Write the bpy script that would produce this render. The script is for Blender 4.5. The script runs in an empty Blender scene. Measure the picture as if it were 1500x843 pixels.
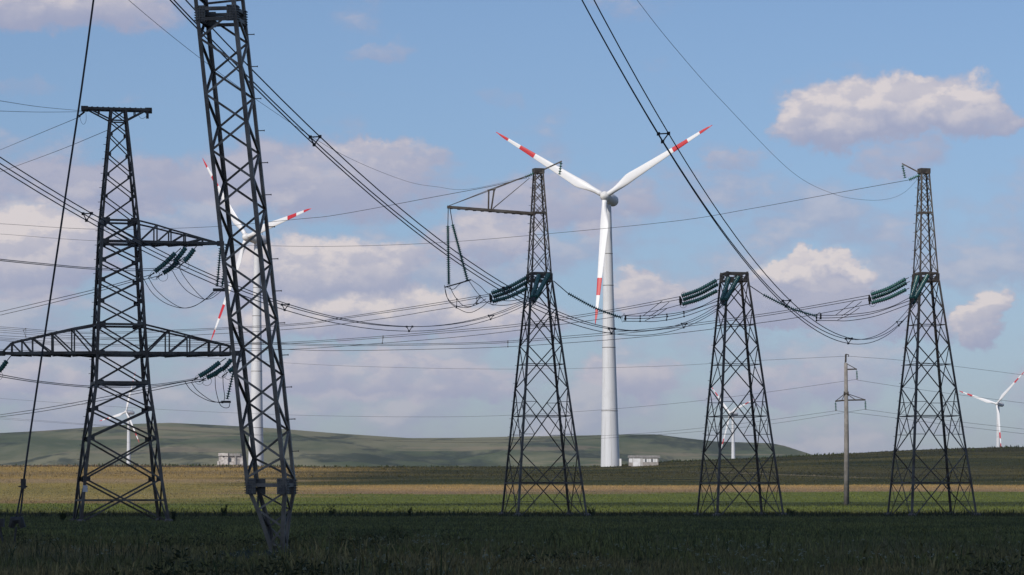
import bpy, math, random
import numpy as np
from mathutils import Vector, Matrix, Quaternion
random.seed(7); rng = np.random.default_rng(7)
sc = bpy.context.scene; C = sc.collection
R = math.radians
F, CX, HY, EYE = 4500.0, 750.0, 733.0, 1.6      # focal length in photo pixels, centre column, horizon row, eye height

# ------------------------------------------------------------------ camera, sky, sun, exposure
cam_d = bpy.data.cameras.new('camera'); cam = bpy.data.objects.new('camera', cam_d); C.objects.link(cam)
cam.location = (0, 0, EYE); cam.rotation_euler = (R(90), 0, 0)
cam_d.sensor_width = 36; cam_d.lens = 36*F/1500; cam_d.shift_y = (HY-421.5)/1500
cam_d.clip_start = 1; cam_d.clip_end = 60000
sc.camera = cam
SUN_EL, SUN_AZ = R(38), R(-145)                 # azimuth from +Y (view direction) towards +X: behind the left shoulder
sun_from = Vector((math.sin(SUN_AZ)*math.cos(SUN_EL), math.cos(SUN_AZ)*math.cos(SUN_EL), math.sin(SUN_EL)))
sd = bpy.data.lights.new('sun', 'SUN'); sd.energy = 3.7; sd.angle = R(.53); sd.color = (1, .93, .84)
so = bpy.data.objects.new('sun', sd); C.objects.link(so); so.rotation_euler = (-sun_from).to_track_quat('-Z', 'Y').to_euler()
so.location = (0, -50, 300)
sc.view_settings.view_transform = 'Standard'; sc.view_settings.look = 'None'
sc.view_settings.exposure = 0.0; sc.view_settings.gamma = 1; sc.view_settings.use_curve_mapping = False

class NT:
    """small helper that writes node trees"""
    def __init__(s, tree): s.t = tree; s.n = tree.nodes; s.l = tree.links
    def new(s, typ, **kw):
        n = s.n.new(typ)
        for k, v in kw.items(): setattr(n, k, v)
        return n
    def put(s, sock, v):
        if isinstance(v, bpy.types.NodeSocket): s.l.new(v, sock)
        else: sock.default_value = v
    def m(s, op, a, b=0.0, c=None, clamp=False):
        n = s.new('ShaderNodeMath', operation=op, use_clamp=clamp)
        s.put(n.inputs[0], a); s.put(n.inputs[1], b)
        if c is not None: s.put(n.inputs[2], c)
        return n.outputs[0]
    def vec(s, x, y, z):
        n = s.new('ShaderNodeCombineXYZ')
        for i, v in enumerate((x, y, z)): s.put(n.inputs[i], v)
        return n.outputs[0]
    def noise(s, v, scale, detail=4, rough=.55, lac=2.0):
        n = s.new('ShaderNodeTexNoise'); s.l.new(v, n.inputs['Vector'])
        n.inputs['Scale'].default_value = scale; n.inputs['Detail'].default_value = detail
        n.inputs['Roughness'].default_value = rough; n.inputs['Lacunarity'].default_value = lac
        return n.outputs[0]
    def mix(s, f, a, b):
        n = s.new('ShaderNodeMix', data_type='RGBA', clamp_factor=True)
        s.put(n.inputs[0], f); s.put(n.inputs[6], a); s.put(n.inputs[7], b)
        return n.outputs[2]
    def sm(s, x, lo, hi, a=0.0, b=1.0):
        n = s.new('ShaderNodeMapRange', interpolation_type='SMOOTHSTEP')
        s.put(n.inputs[0], x); n.inputs[1].default_value = lo; n.inputs[2].default_value = hi
        n.inputs[3].default_value = a; n.inputs[4].default_value = b
        return n.outputs[0]
    def ramp(s, x, stops, interp='LINEAR'):
        n = s.new('ShaderNodeValToRGB'); n.color_ramp.interpolation = interp
        e = n.color_ramp.elements
        while len(e) > 1: e.remove(e[-1])
        e[0].position = stops[0][0]; e[0].color = tuple(stops[0][1])+(1,)
        for p, c in stops[1:]:
            q = e.new(p); q.color = tuple(c)+(1,)
        s.put(n.inputs[0], x)
        return n.outputs[0]

world = bpy.data.worlds.new('World'); sc.world = world; world.use_nodes = True
W = NT(world.node_tree); W.n.clear()
sky = W.new('ShaderNodeTexSky', sky_type='NISHITA', sun_disc=False)
sky.sun_elevation = SUN_EL; sky.sun_rotation = SUN_AZ; sky.altitude = 300
sky.air_density = 1.0; sky.dust_density = 0.6; sky.ozone_density = 4.0
tc = W.new('ShaderNodeTexCoord'); sep = W.new('ShaderNodeSeparateXYZ'); W.l.new(tc.outputs['Generated'], sep.inputs[0])
dx, dy, dz = sep.outputs
az = W.m('MULTIPLY', W.m('ARCTAN2', dx, dy), 57.2958)        # degrees to the right of the view direction
el = W.m('MULTIPLY', W.m('ARCSINE', dz), 57.2958)            # degrees of elevation
pos = W.vec(W.m('MULTIPLY', dx, 57.3), W.m('MULTIPLY', dy, 57.3), W.m('MULTIPLY', dz, 57.3*1.9))
def A(px): return math.degrees(math.atan((px-CX)/F))
def E(py): return math.degrees(math.atan((HY-py)/F))
warp = W.noise(pos, .9, 6, .6)
warp2 = W.noise(W.vec(W.m('ADD', dx, 3.1), dy, dz), 45, 6, .62)
wx = W.m('MULTIPLY', W.m('SUBTRACT', warp, .5), 1.9)
wy = W.m('MULTIPLY', W.m('SUBTRACT', warp2, .5), 1.25)
azw = W.m('ADD', W.m('ADD', az, .28), wx); elw = W.m('ADD', W.m('ADD', el, .08), wy)
# cumulus heaps: centre and half sizes in photo pixels, strength, how sunlit the heap is
heaps = [(1235,165,80,46,1.0,1.05),(1325,158,100,46,1.05,1.05),(1410,158,85,46,1.0,1.05),(1345,224,90,30,.55,.35),(1450,175,60,26,.8,.7),(1220,395,105,27,1.1,1.3),(1140,402,50,18,.7,.8),(1215,436,175,34,.95,.2),(1462,466,40,38,.95,1.0),
         (575,66,60,20,.42,.55),(60,4,250,48,1.0,.85),(60,362,150,66,1.0,1.1),(150,272,230,56,.8,.25),(20,430,150,22,.7,.3),
         (470,262,230,66,.85,.35),(550,232,130,34,.8,.7),(500,388,200,48,.95,.95),(500,425,190,22,.8,.1),(600,462,290,38,.95,1.0),(560,548,290,44,.75,.6),
         (850,292,170,52,.7,.45),(740,350,100,50,.8,.75),(975,424,75,36,.85,.9),(940,555,90,42,.7,.65),(1170,560,150,36,.65,.55),
         (1100,225,60,22,.5,.45),(50,130,70,18,.35,.3),(760,145,50,14,.3,.3),(40,560,170,40,.7,.65),(1330,470,140,34,.6,.3),(560,590,160,20,.45,.6),(1270,620,200,20,.4,.5)]
dens = None; lit = None
for (px, py, rx, ry, st, li) in heaps:
    a0, e0 = A(px), E(py); ra, re = rx/F*57.3, ry/F*57.3
    u = W.m('MULTIPLY', W.m('SUBTRACT', azw, a0), 1/ra); v = W.m('MULTIPLY', W.m('SUBTRACT', elw, e0), 1/re)
    r2 = W.m('SQRT', W.m('ADD', W.m('MULTIPLY', u, u), W.m('MULTIPLY', v, v)))
    d = W.m('MULTIPLY', W.sm(r2, 1.3, .55), st)
    top = W.m('MULTIPLY', W.m('MULTIPLY', W.sm(W.m('SUBTRACT', v, W.m('MULTIPLY', u, .25)), -.9, .7), d), li)
    dens = d if dens is None else W.m('MAXIMUM', dens, d)
    lit = top if lit is None else W.m('MAXIMUM', lit, top)
# loose mottled cloud all round the sky, thickest low down
f1 = W.noise(pos, .42, 8, .58)
pos_up = W.new('ShaderNodeVectorMath', operation='ADD'); W.l.new(pos, pos_up.inputs[0]); pos_up.inputs[1].default_value = (-.25, .1, .75)
f2 = W.noise(pos_up.outputs[0], .42, 8, .58)
cover = W.sm(el, 8.5, 4.0, .60, .435)
veil = W.m('MULTIPLY', W.sm(W.m('SUBTRACT', f1, cover), -.02, .16), W.sm(el, -1, 25, .75, .5))
emb = W.sm(W.m('SUBTRACT', f1, f2), -.06, .16)
pos_up2 = W.new('ShaderNodeVectorMath', operation='ADD'); W.l.new(pos, pos_up2.inputs[0]); pos_up2.inputs[1].default_value = (-.14, .05, .34)
fine = W.noise(pos, 1.5, 6, .56)
billow = W.sm(fine, .3, .7, .72, 1.2)
billow2 = W.noise(pos_up2.outputs[0], 1.5, 6, .56)
relief = W.sm(W.m('SUBTRACT', fine, billow2), -.12, .12, .62, 1.25)
dfull = W.m('MAXIMUM', W.sm(W.m('MULTIPLY', dens, billow), .12, .74), veil)
litf = W.m('MAXIMUM', W.m('MULTIPLY', lit, relief), W.m('MULTIPLY', W.m('MULTIPLY', emb, veil), .6))
low = W.sm(el, 0, 10)
skyc = W.new('ShaderNodeVectorMath', operation='MULTIPLY'); W.l.new(sky.outputs[0], skyc.inputs[0]); W.l.new(W.mix(W.sm(el, 10, -2), (.96, .97, 1.06, 1), (.72, .76, .98, 1)), skyc.inputs[1])
cloudc = W.mix(litf, (4.1, 4.3, 5.9, 1), (8.8, 7.8, 7.55, 1))
final = W.mix(W.m('MULTIPLY', dfull, .86), skyc.outputs[0], cloudc)
bg = W.new('ShaderNodeBackground'); bg.inputs['Strength'].default_value = .088
W.l.new(final, bg.inputs['Color'])
wo = W.new('ShaderNodeOutputWorld'); W.l.new(bg.outputs[0], wo.inputs['Surface'])

# ------------------------------------------------------------------ helpers
def P(px, py, Y): return Vector(((px-CX)*Y/F, Y, EYE+(HY-py)*Y/F))
def tag(o, label=None, cat=None, group=None, kind=None):
    if label: o['label'] = label
    if cat: o['category'] = cat
    if group: o['group'] = group
    if kind: o['kind'] = kind
    return o
def thing(name, loc, label, cat, group=None):
    o = bpy.data.objects.new(name, None); o.empty_display_size = .5; C.objects.link(o); o.location = loc
    return tag(o, label, cat, group)
def off(root):
    v = Vector((0, 0, 0)); r = root
    while r is not None: v += r.location; r = r.parent
    return v
def link(name, me, parent=None, mat=None):
    if mat is not None and not me.materials: me.materials.append(mat)
    o = bpy.data.objects.new(name, me); C.objects.link(o)
    if parent is not None: o.parent = parent
    return o
def mesh(name, verts, faces, mat=None, smooth=False):
    me = bpy.data.meshes.new(name); me.from_pydata([tuple(v) for v in verts], [], faces)
    if smooth: me.polygons.foreach_set('use_smooth', [True]*len(me.polygons))
    if mat: me.materials.append(mat)
    me.update(); return me
class MB:
    def __init__(s): s.v = []; s.f = []
    def box(s, c, sx, sy, sz, M=None):
        n = len(s.v)
        for x in (-.5, .5):
            for y in (-.5, .5):
                for z in (-.5, .5):
                    p = Vector((x*sx, y*sy, z*sz))
                    if M is not None: p = M @ p
                    s.v.append(Vector(c)+p)
        for q in ((0,1,3,2),(4,6,7,5),(0,4,5,1),(2,3,7,6),(0,2,6,4),(1,5,7,3)): s.f.append([n+i for i in q])
        return s
    def tube(s, pts, r, k=6, cap=True):
        pts = [Vector(p) for p in pts]; n0 = len(s.v)
        rr = r if isinstance(r, (list, tuple)) else [r]*len(pts)
        prev = None
        for i, p in enumerate(pts):
            t = (pts[min(i+1, len(pts)-1)]-pts[max(i-1, 0)])
            t = t.normalized() if t.length > 1e-9 else Vector((0, 0, 1))
            ref = Vector((0, 0, 1)) if abs(t.z) < .95 else Vector((0, 1, 0))
            if prev is not None: ref = prev
            a = t.cross(ref).normalized(); b = a.cross(t).normalized(); prev = b
            for j in range(k):
                w = 2*math.pi*j/k; s.v.append(p+(a*math.cos(w)+b*math.sin(w))*rr[i])
        for i in range(len(pts)-1):
            for j in range(k):
                s.f.append([n0+i*k+j, n0+i*k+(j+1) % k, n0+(i+1)*k+(j+1) % k, n0+(i+1)*k+j])
        if cap:
            s.f.append([n0+j for j in range(k)][::-1]); s.f.append([n0+(len(pts)-1)*k+j for j in range(k)])
        return s
    def build(s, name, mat, parent=None, smooth=False, o=None):
        o = off(parent) if parent is not None else (o or Vector((0, 0, 0)))
        me = mesh(name, [v-o for v in s.v], s.f, mat, smooth)
        ob = link(name, me, parent)
        if parent is None: ob.location = o
        return ob
def spline(pts, n=8):
    pts = [Vector(p) for p in pts]
    if len(pts) == 2: return [pts[0].lerp(pts[1], i/n) for i in range(n+1)]
    q = [pts[0]*2-pts[1]]+pts+[pts[-1]*2-pts[-2]]; out = []
    for i in range(1, len(q)-2):
        a, b, c, d = q[i-1], q[i], q[i+1], q[i+2]
        for j in range(n):
            t = j/n
            out.append(.5*((2*b)+(c-a)*t+(2*a-5*b+4*c-d)*t*t+(3*b-a-3*c+d)*t**3))
    out.append(pts[-1]); return out

# ------------------------------------------------------------------ materials
def mat(name, col, rough=.7, metal=0.0, var=.25, scale=3.0, bump=0.0, col2=None, spec=.4, detail=5):
    m = bpy.data.materials.new(name); m.use_nodes = True; N = NT(m.node_tree)
    b = N.n['Principled BSDF']; t = N.new('ShaderNodeTexCoord')
    g = N.new('ShaderNodeNewGeometry')
    f = N.noise(g.outputs['Position'], scale, detail, .6)
    c2 = col2 or tuple(c*(1-var) for c in col)
    c1 = tuple(min(1, c*(1+var)) for c in col) if col2 is None else col
    colr = N.mix(N.sm(f, .35, .65), (*c2, 1), (*c1, 1))
    N.l.new(colr, b.inputs['Base Color'])
    b.inputs['Roughness'].default_value = rough; b.inputs['Metallic'].default_value = metal
    b.inputs['Specular IOR Level'].default_value = spec
    if bump:
        bn = N.new('ShaderNodeBump'); bn.inputs['Strength'].default_value = bump; bn.inputs['Distance'].default_value = .05
        N.l.new(N.noise(g.outputs['Position'], scale*4, 4, .6), bn.inputs['Height']); N.l.new(bn.outputs[0], b.inputs['Normal'])
    return m
M_steel = mat('aged_steel', (.138, .125, .105), .62, .15, scale=.8, col2=(.070, .052, .038))
M_steel_near = mat('galvanised_steel', (.235, .208, .172), .55, .15, scale=1.1, col2=(.10, .082, .064), bump=.1)
M_plate = mat('plate_steel', (.085, .078, .068), .65, .2, scale=2.5, col2=(.045, .037, .03))
M_plate_near = mat('galvanised_plate', (.17, .155, .13), .6, .2, scale=4, col2=(.09, .085, .08))
M_wire = mat('aged_cable', (.045, .045, .05), .6, .3, scale=.5, var=.2)
M_glass = mat('green_glass', (.055, .175, .142), .25, 0, scale=6, col2=(.028, .105, .088), spec=.7)
M_conc = mat('concrete', (.25, .232, .212), .9, 0, scale=1.2, col2=(.17, .158, .143), bump=.2)
M_conc_foot = mat('concrete_footing', (.22, .175, .15), .9, 0, scale=3, col2=(.13, .11, .09))
def tower_paint():
    m = bpy.data.materials.new('turbine_paint'); m.use_nodes = True; N = NT(m.node_tree)
    b = N.n['Principled BSDF']; g = N.new('ShaderNodeTexCoord'); s = N.new('ShaderNodeSeparateXYZ'); N.l.new(g.outputs['Object'], s.inputs[0]); x, y, z = s.outputs
    st = N.noise(N.vec(N.m('MULTIPLY', x, 1.6), N.m('MULTIPLY', y, 1.6), N.m('MULTIPLY', z, .06)), 1.0, 5, .65); cl = N.noise(g.outputs['Object'], .18, 4, .6)
    c = N.mix(N.sm(st, .48, .70, 0, .7), (.63, .64, .655, 1), (.44, .44, .43, 1)); c = N.mix(N.sm(cl, .5, .7, 0, .35), c, (.50, .51, .52, 1))
    N.l.new(c, b.inputs['Base Color']); b.inputs['Roughness'].default_value = .45; b.inputs['Specular IOR Level'].default_value = .4
    return m
M_turb = tower_paint()
M_white = mat('white_paint', (.74, .74, .73), .5, 0, scale=.8, col2=(.6, .6, .59))
M_dark = mat('dark_metal', (.03, .03, .032), .6, .1, scale=2)
M_cabin = mat('cabin_cladding', (.36, .33, .30), .7, 0, scale=2, col2=(.26, .24, .22))
M_roof = mat('roof_sheet', (.30, .29, .28), .6, .1, scale=1.5, col2=(.22, .21, .20))
M_pane = mat('window_glass', (.05, .06, .07), .12, 0, scale=2, spec=.8)
M_plaster = mat('whitewashed_plaster', (.60, .57, .54), .85, 0, scale=1.5, col2=(.36, .33, .31), bump=.2)
M_weed = mat('weed_leaves', (.045, .065, .022), .7, 0, scale=6, col2=(.03, .035, .014), spec=.15)
M_dry = mat('dry_stalks', (.22, .20, .11), .8, 0, scale=8, col2=(.10, .095, .045), spec=.15)
M_cloud = mat('cloud_mass', (.8, .8, .82), 1, 0, scale=.01, var=.05, spec=0)
M_sign = mat('tower_plate_enamel', (.62, .60, .58), .5, 0, scale=9, col2=(.5, .48, .46))
M_soil = mat('dug_soil', (.12, .09, .06), .95, 0, scale=4, col2=(.07, .055, .035))

def blade_mat():
    m = bpy.data.materials.new('striped_blade_paint'); m.use_nodes = True; N = NT(m.node_tree)
    b = N.n['Principled BSDF']; t = N.new('ShaderNodeTexCoord'); s = N.new('ShaderNodeSeparateXYZ')
    N.l.new(t.outputs['Object'], s.inputs[0]); z = s.outputs[2]
    L = 34.2
    def band(a, c): return N.m('MULTIPLY', N.m('GREATER_THAN', z, a*L), N.m('LESS_THAN', z, c*L))
    f = N.m('MAXIMUM', band(.64, .775), N.m('GREATER_THAN', z, .885*L))
    n = N.noise(t.outputs['Object'], .6, 4)
    w = N.mix(n, (.70, .71, .72, 1), (.80, .80, .80, 1))
    r = N.mix(n, (.48, .018, .025, 1), (.56, .03, .035, 1))
    N.l.new(N.mix(f, w, r), b.inputs['Base Color']); b.inputs['Roughness'].default_value = .4
    return m
M_blade = blade_mat()

# ------------------------------------------------------------------ terrain
def smooth(a, b, x):
    t = np.clip((x-a)/(b-a), 0, 1); return t*t*(3-2*t)
KY = [-400, 0, 300, 340, 420, 500, 560, 680, 800, 835, 1000, 1400, 2200, 9000]
KZ = [0, 0, 0, .3, 1.15, 2.8, 4.2, 7.3, 10.3, 10.75, 8, 0, -2, -4]
def gz(X, Y):
    X = np.asarray(X, float); Y = np.asarray(Y, float)
    z = np.interp(Y, KY, KZ)
    ang = X/np.maximum(Y, 50)                    # the rise to the right
    rise = smooth(.03, .17, ang)*smooth(640, 880, Y)*(1-smooth(950, 1500, Y))*3.9
    rise += smooth(.02, .06, ang)*smooth(640, 860, Y)*(1-smooth(880, 1200, Y))*1.5
    z = z+rise
    z = z+(np.sin(X*.021+Y*.013)*.22+np.sin(X*.057-Y*.031+1.3)*.10)*smooth(320, 600, Y)
    z = z+(np.sin(X*.31+Y*.17)*np.sin(Y*.23-X*.11))*.05*smooth(20, 60, Y)
    return z
def gzf(x, y): return float(gz(x, y))

def field_mat(name, veg=False):
    m = bpy.data.materials.new(name); m.use_nodes = True; N = NT(m.node_tree)
    b = N.n['Principled BSDF']; g = N.new('ShaderNodeNewGeometry'); s = N.new('ShaderNodeSeparateXYZ')
    N.l.new(g.outputs['Position'], s.inputs[0]); x, y, z = s.outputs
    st = N.vec(N.m('MULTIPLY', x, .25), y, 0)
    n1 = N.noise(st, .05, 5, .6); n2 = N.noise(st, .5, 5, .65); n3 = N.noise(g.outputs['Position'], 3.2, 5, .7)
    yy = N.m('ADD', y, N.m('ADD', N.m('MULTIPLY', N.m('SUBTRACT', n1, .5), 52), N.m('MULTIPLY', N.m('SUBTRACT', n2, .5), 20)))
    yy = N.m('ADD', yy, N.m('MULTIPLY', x, -.04))
    t = N.m('MULTIPLY', N.m('SUBTRACT', yy, 250), 1/700)
    def T(Y): return (Y-250)/700
    crop, crop2 = (.040, .048, .026), (.040, .055, .022)
    green, green2, olive = (.108, .130, .032), (.088, .102, .028), (.088, .086, .034)
    tan, tan2, brown, dgreen = (.335, .222, .092), (.275, .192, .068), (.072, .056, .036), (.034, .040, .017)
    left = N.ramp(t, [(0, crop), (T(288), crop), (T(300), (.095, .078, .040)), (T(318), olive), (T(350), green2), (T(400), green), (T(424), green), (T(432), (.20, .14, .07)),
                      (T(470), (.245, .195, .075)), (T(520), (.195, .165, .06)), (T(585), (.235, .185, .060)), (T(610), (.26, .19, .11)), (T(640), tan2), (T(690), (.19, .14, .07)),
                      (T(740), tan2), (T(778), tan2), (T(788), (.075, .055, .034)), (T(806), (.08, .06, .036)), (T(814), (.27, .195, .115)), (T(880), (.25, .18, .105))])
    right = N.ramp(t, [(0, crop), (T(288), crop), (T(300), (.095, .078, .040)), (T(318), olive), (T(345), green2), (T(375), green), (T(402), (.040, .052, .020)), (T(424), (.046, .060, .022)),
                       (T(432), green), (T(492), green), (T(500), (.21, .15, .09)), (T(540), tan), (T(556), tan2), (T(562), (.060, .062, .025)), (T(600), dgreen),
                       (T(680), (.048, .045, .022)), (T(740), dgreen), (T(800), (.034, .034, .018)), (T(900), (.027, .031, .014))])  # upper slope: dark vegetation, with cloud shade also painted into the greens
    lr = N.sm(N.m('ADD', x, N.m('MULTIPLY', N.m('SUBTRACT', n1, .5), 90)), -62, -22)
    # rough grazing on the right slope: olive and brown patches and one pale track
    up = N.m('MULTIPLY', N.sm(y, 572, 600), lr)
    n4 = N.noise(N.vec(N.m('MULTIPLY', x, .35), y, 0), .028, 6, .62); n5 = N.noise(N.vec(N.m('MULTIPLY', x, .3), y, 3.0), .075, 5, .65)
    right = N.mix(N.m('MULTIPLY', up, N.sm(n4, .46, .60, 0, .9)), right, (.082, .074, .030, 1))
    right = N.mix(N.m('MULTIPLY', up, N.sm(n5, .50, .62, 0, .85)), right, (.022, .028, .013, 1))
    tr = N.m('SUBTRACT', y, N.m('SUBTRACT', 752, N.m('MULTIPLY', x, 1.35)))
    tr = N.m('ABSOLUTE', N.m('ADD', tr, N.m('MULTIPLY', N.m('SUBTRACT', n4, .5), 30)))
    right = N.mix(N.m('MULTIPLY', N.m('MULTIPLY', N.sm(tr, 2.6, 1.2), N.sm(x, 34, 44)), N.sm(y, 640, 652, 0, .8)), right, (.20, .17, .12, 1))
    col = N.mix(lr, left, right)
    v = N.m('MULTIPLY', N.sm(n2, .28, .72, .72, 1.3), N.sm(n3, .25, .75, .82, 1.2))
    vm = N.new('ShaderNodeVectorMath', operation='SCALE'); N.l.new(col, vm.inputs[0]); N.l.new(v, vm.inputs[3])
    out = vm.outputs[0]
    if veg:
        oi = N.noise(g.outputs['Position'], 9, 2, .5)
        out = N.mix(N.sm(oi, .5, .72, 0, .2), out, (.16, .15, .07, 1))
    N.l.new(out, b.inputs['Base Color']); b.inputs['Roughness'].default_value = .9; b.inputs['Specular IOR Level'].default_value = .1
    if not veg:
        bn = N.new('ShaderNodeBump'); bn.inputs['Strength'].default_value = .9; bn.inputs['Distance'].default_value = .35
        N.l.new(N.noise(g.outputs['Position'], 1.4, 6, .7), bn.inputs['Height']); N.l.new(bn.outputs[0], b.inputs['Normal'])
    return m
M_field = field_mat('field_crops'); M_fieldveg = field_mat('field_plants', True)
def crop_mat():
    m = bpy.data.materials.new('crop_blades'); m.use_nodes = True; N = NT(m.node_tree)
    b = N.n['Principled BSDF']; g = N.new('ShaderNodeNewGeometry'); s = N.new('ShaderNodeSeparateXYZ'); N.l.new(g.outputs['Position'], s.inputs[0]); x, y, z = s.outputs
    big = N.noise(N.vec(N.m('MULTIPLY', x, .5), N.m('MULTIPLY', y, .35), 0), .22, 5, .6); fine = N.noise(g.outputs['Position'], 5.0, 3, .6)
    near = N.sm(N.m('ADD', N.m('ADD', y, N.m('MULTIPLY', x, 1.2)), N.m('MULTIPLY', N.m('SUBTRACT', big, .5), 60)), 74, 118)   # weedy verge nearest the camera, clean crop behind
    verge = N.mix(N.sm(big, .42, .58), (.215, .170, .070, 1), (.115, .118, .038, 1))
    clean = N.mix(N.sm(big, .42, .58), (.100, .112, .044, 1), (.165, .165, .055, 1))
    c = N.mix(near, verge, clean)
    sc_ = N.new('ShaderNodeVectorMath', operation='SCALE'); N.l.new(c, sc_.inputs[0]); N.l.new(N.sm(fine, .35, .65, .45, 1.5), sc_.inputs[3])
    N.l.new(sc_.outputs[0], b.inputs['Base Color']); b.inputs['Roughness'].default_value = .75; b.inputs['Specular IOR Level'].default_value = .15
    return m
M_crop = crop_mat()

ys = np.unique(np.concatenate([np.linspace(-400, 20, 8), np.linspace(20, 300, 60), np.linspace(300, 1100, 200), np.geomspace(1100, 9000, 30)]))
ts = np.linspace(-1, 1, 161)
Yg, Tg = np.meshgrid(ys, ts, indexing='ij'); Xg = Tg*(220+np.maximum(Yg, 0)*.75)
Zg = gz(Xg, Yg)
nv, nu = Yg.shape
V = np.stack([Xg, Yg, Zg], -1).reshape(-1, 3)
idx = np.arange(nv*nu).reshape(nv, nu)
Fq = np.stack([idx[:-1, :-1], idx[:-1, 1:], idx[1:, 1:], idx[1:, :-1]], -1).reshape(-1, 4)
def npmesh(name, V, Fc, mat, smooth=True):
    me = bpy.data.meshes.new(name); k = Fc.shape[1]
    me.vertices.add(len(V)); me.vertices.foreach_set('co', V.astype(np.float32).ravel())
    me.loops.add(Fc.size); me.loops.foreach_set('vertex_index', Fc.astype(np.int32).ravel())
    me.polygons.add(len(Fc)); me.polygons.foreach_set('loop_start', np.arange(0, Fc.size, k, dtype=np.int32))
    me.polygons.foreach_set('use_smooth', np.full(len(Fc), smooth))
    me.update(calc_edges=True); me.materials.append(mat); return me
tag(link('ground', npmesh('ground', V, Fq, M_field)), kind='structure')

# far hills: the ridge line read off the photograph at 4500 m
def vnoise(x, y, seed=0):
    xi = np.floor(x).astype(int); yi = np.floor(y).astype(int); fx = x-xi; fy = y-yi
    fx = fx*fx*(3-2*fx); fy = fy*fy*(3-2*fy)
    def h(a, b): v = np.sin(a*127.1+b*311.7+seed*74.7)*43758.5453; return v-np.floor(v)
    return (h(xi, yi)*(1-fx)+h(xi+1, yi)*fx)*(1-fy)+(h(xi, yi+1)*(1-fx)+h(xi+1, yi+1)*fx)*fy
def fbm(x, y, o=4, seed=0): return sum(vnoise(x*2**i, y*2**i, seed+i)/2**(i+1) for i in range(o))
RP = [-3000, -900, -200, 0, 60, 130, 200, 250, 290, 330, 400, 500, 600, 680, 740, 860, 920, 962, 1000, 1050, 1130, 1150, 1200, 1260, 1500, 3000]
RY = [640, 628, 636, 633, 630, 625, 619.5, 618, 620, 622, 626, 634, 640.5, 640, 638.5, 636.5, 635, 635, 640, 645.5, 648, 652, 668, 684, 700, 705]
hx = np.linspace(-1200, 2600, 420); hyy = np.concatenate([np.linspace(2550, 4500, 70), np.linspace(4560, 6500, 14)])
HYg, HXp = np.meshgrid(hyy, hx, indexing='ij')
ridge = (HY-np.interp(HXp, RP, RY))
HX = (HXp-CX)*HYg/F
prof = np.where(HYg <= 4500, smooth(2500, 4700, HYg)/smooth(2500, 4700, np.array(4500.)), 1-smooth(4500, 6600, HYg)*1.0)
crs = ridge*HYg/4500*np.minimum(prof, 1)
gul = (fbm(HX/230+3, HYg/600, 5, 3)-.5)*62*smooth(2600, 3300, HYg)*(1-smooth(4000, 4480, HYg))
gul += (fbm(HX/700+9, HYg/500, 3, 8)-.5)*40*smooth(2700, 3500, HYg)*(1-smooth(4100, 4500, HYg))
HZ = -3+(crs+3)*1+gul
HZ[0] = -8
idx = np.arange(HX.size).reshape(HX.shape)
Fh = np.stack([idx[:-1, :-1], idx[:-1, 1:], idx[1:, 1:], idx[1:, :-1]], -1).reshape(-1, 4)
def hill_mat():
    m = bpy.data.materials.new('hill_grassland'); m.use_nodes = True; N = NT(m.node_tree)
    b = N.n['Principled BSDF']; g = N.new('ShaderNodeNewGeometry'); s = N.new('ShaderNodeSeparateXYZ')
    N.l.new(g.outputs['Position'], s.inputs[0]); x, y, z = s.outputs
    p = N.vec(x, N.m('MULTIPLY', y, .3), N.m('MULTIPLY', z, 4))
    n1 = N.noise(p, .0028, 6, .60); n2 = N.noise(p, .0075, 7, .68); n3 = N.noise(N.vec(N.m('MULTIPLY', x, .3), N.m('MULTIPLY', y, .1), N.m('MULTIPLY', z, 9)), .009, 5, .6); n4 = N.noise(p, .035, 4, .7)
    c = N.mix(N.sm(n1, .43, .57), (.078, .100, .058, 1), (.175, .172, .108, 1))
    c = N.mix(N.sm(n2, .50, .58, 0, .85), c, (.036, .050, .040, 1))
    c = N.mix(N.sm(n4, .5, .7, 0, .35), c, (.17, .17, .12, 1))
    c = N.mix(N.sm(n3, .60, .62, 0, .5), c, (.24, .20, .14, 1))
    N.l.new(c, b.inputs['Base Color']); b.inputs['Roughness'].default_value = 1; b.inputs['Specular IOR Level'].default_value = 0
    return m
tag(link('hills', npmesh('hills', np.stack([HX, HYg, HZ], -1).reshape(-1, 3), Fh, hill_mat())), kind='structure')

# cloud behind the camera that shades the foreground
def cloud(cx, cy, rx, ry, H, seed):
    n = 36; k = 72; vs = []; fs = []
    gc = Vector((cx, cy, 0))+sun_from*(H/sun_from.z)
    for i in range(n+1):
        th = math.pi*i/n
        for j in range(k):
            w = 2*math.pi*j/k
            x, y, z = math.sin(th)*math.cos(w), math.sin(th)*math.sin(w), math.cos(th)
            q = 1+.16*(fbm(np.array(2.2*x+7+seed), np.array(2.2*y+z+5), 4, seed)-.5)*2
            vs.append((gc.x+x*rx*q, gc.y+y*ry*q, gc.z+z*(90 if z > 0 else 25)*q))
    for i in range(n):
        for j in range(k): fs.append([i*k+j, (i+1)*k+j, (i+1)*k+(j+1) % k, i*k+(j+1) % k])
    return tag(link('cloud', mesh('cloud', vs, fs, M_cloud, True)), kind='structure')
cloud(0, 5, 420, 314, 800, 1)

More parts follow.
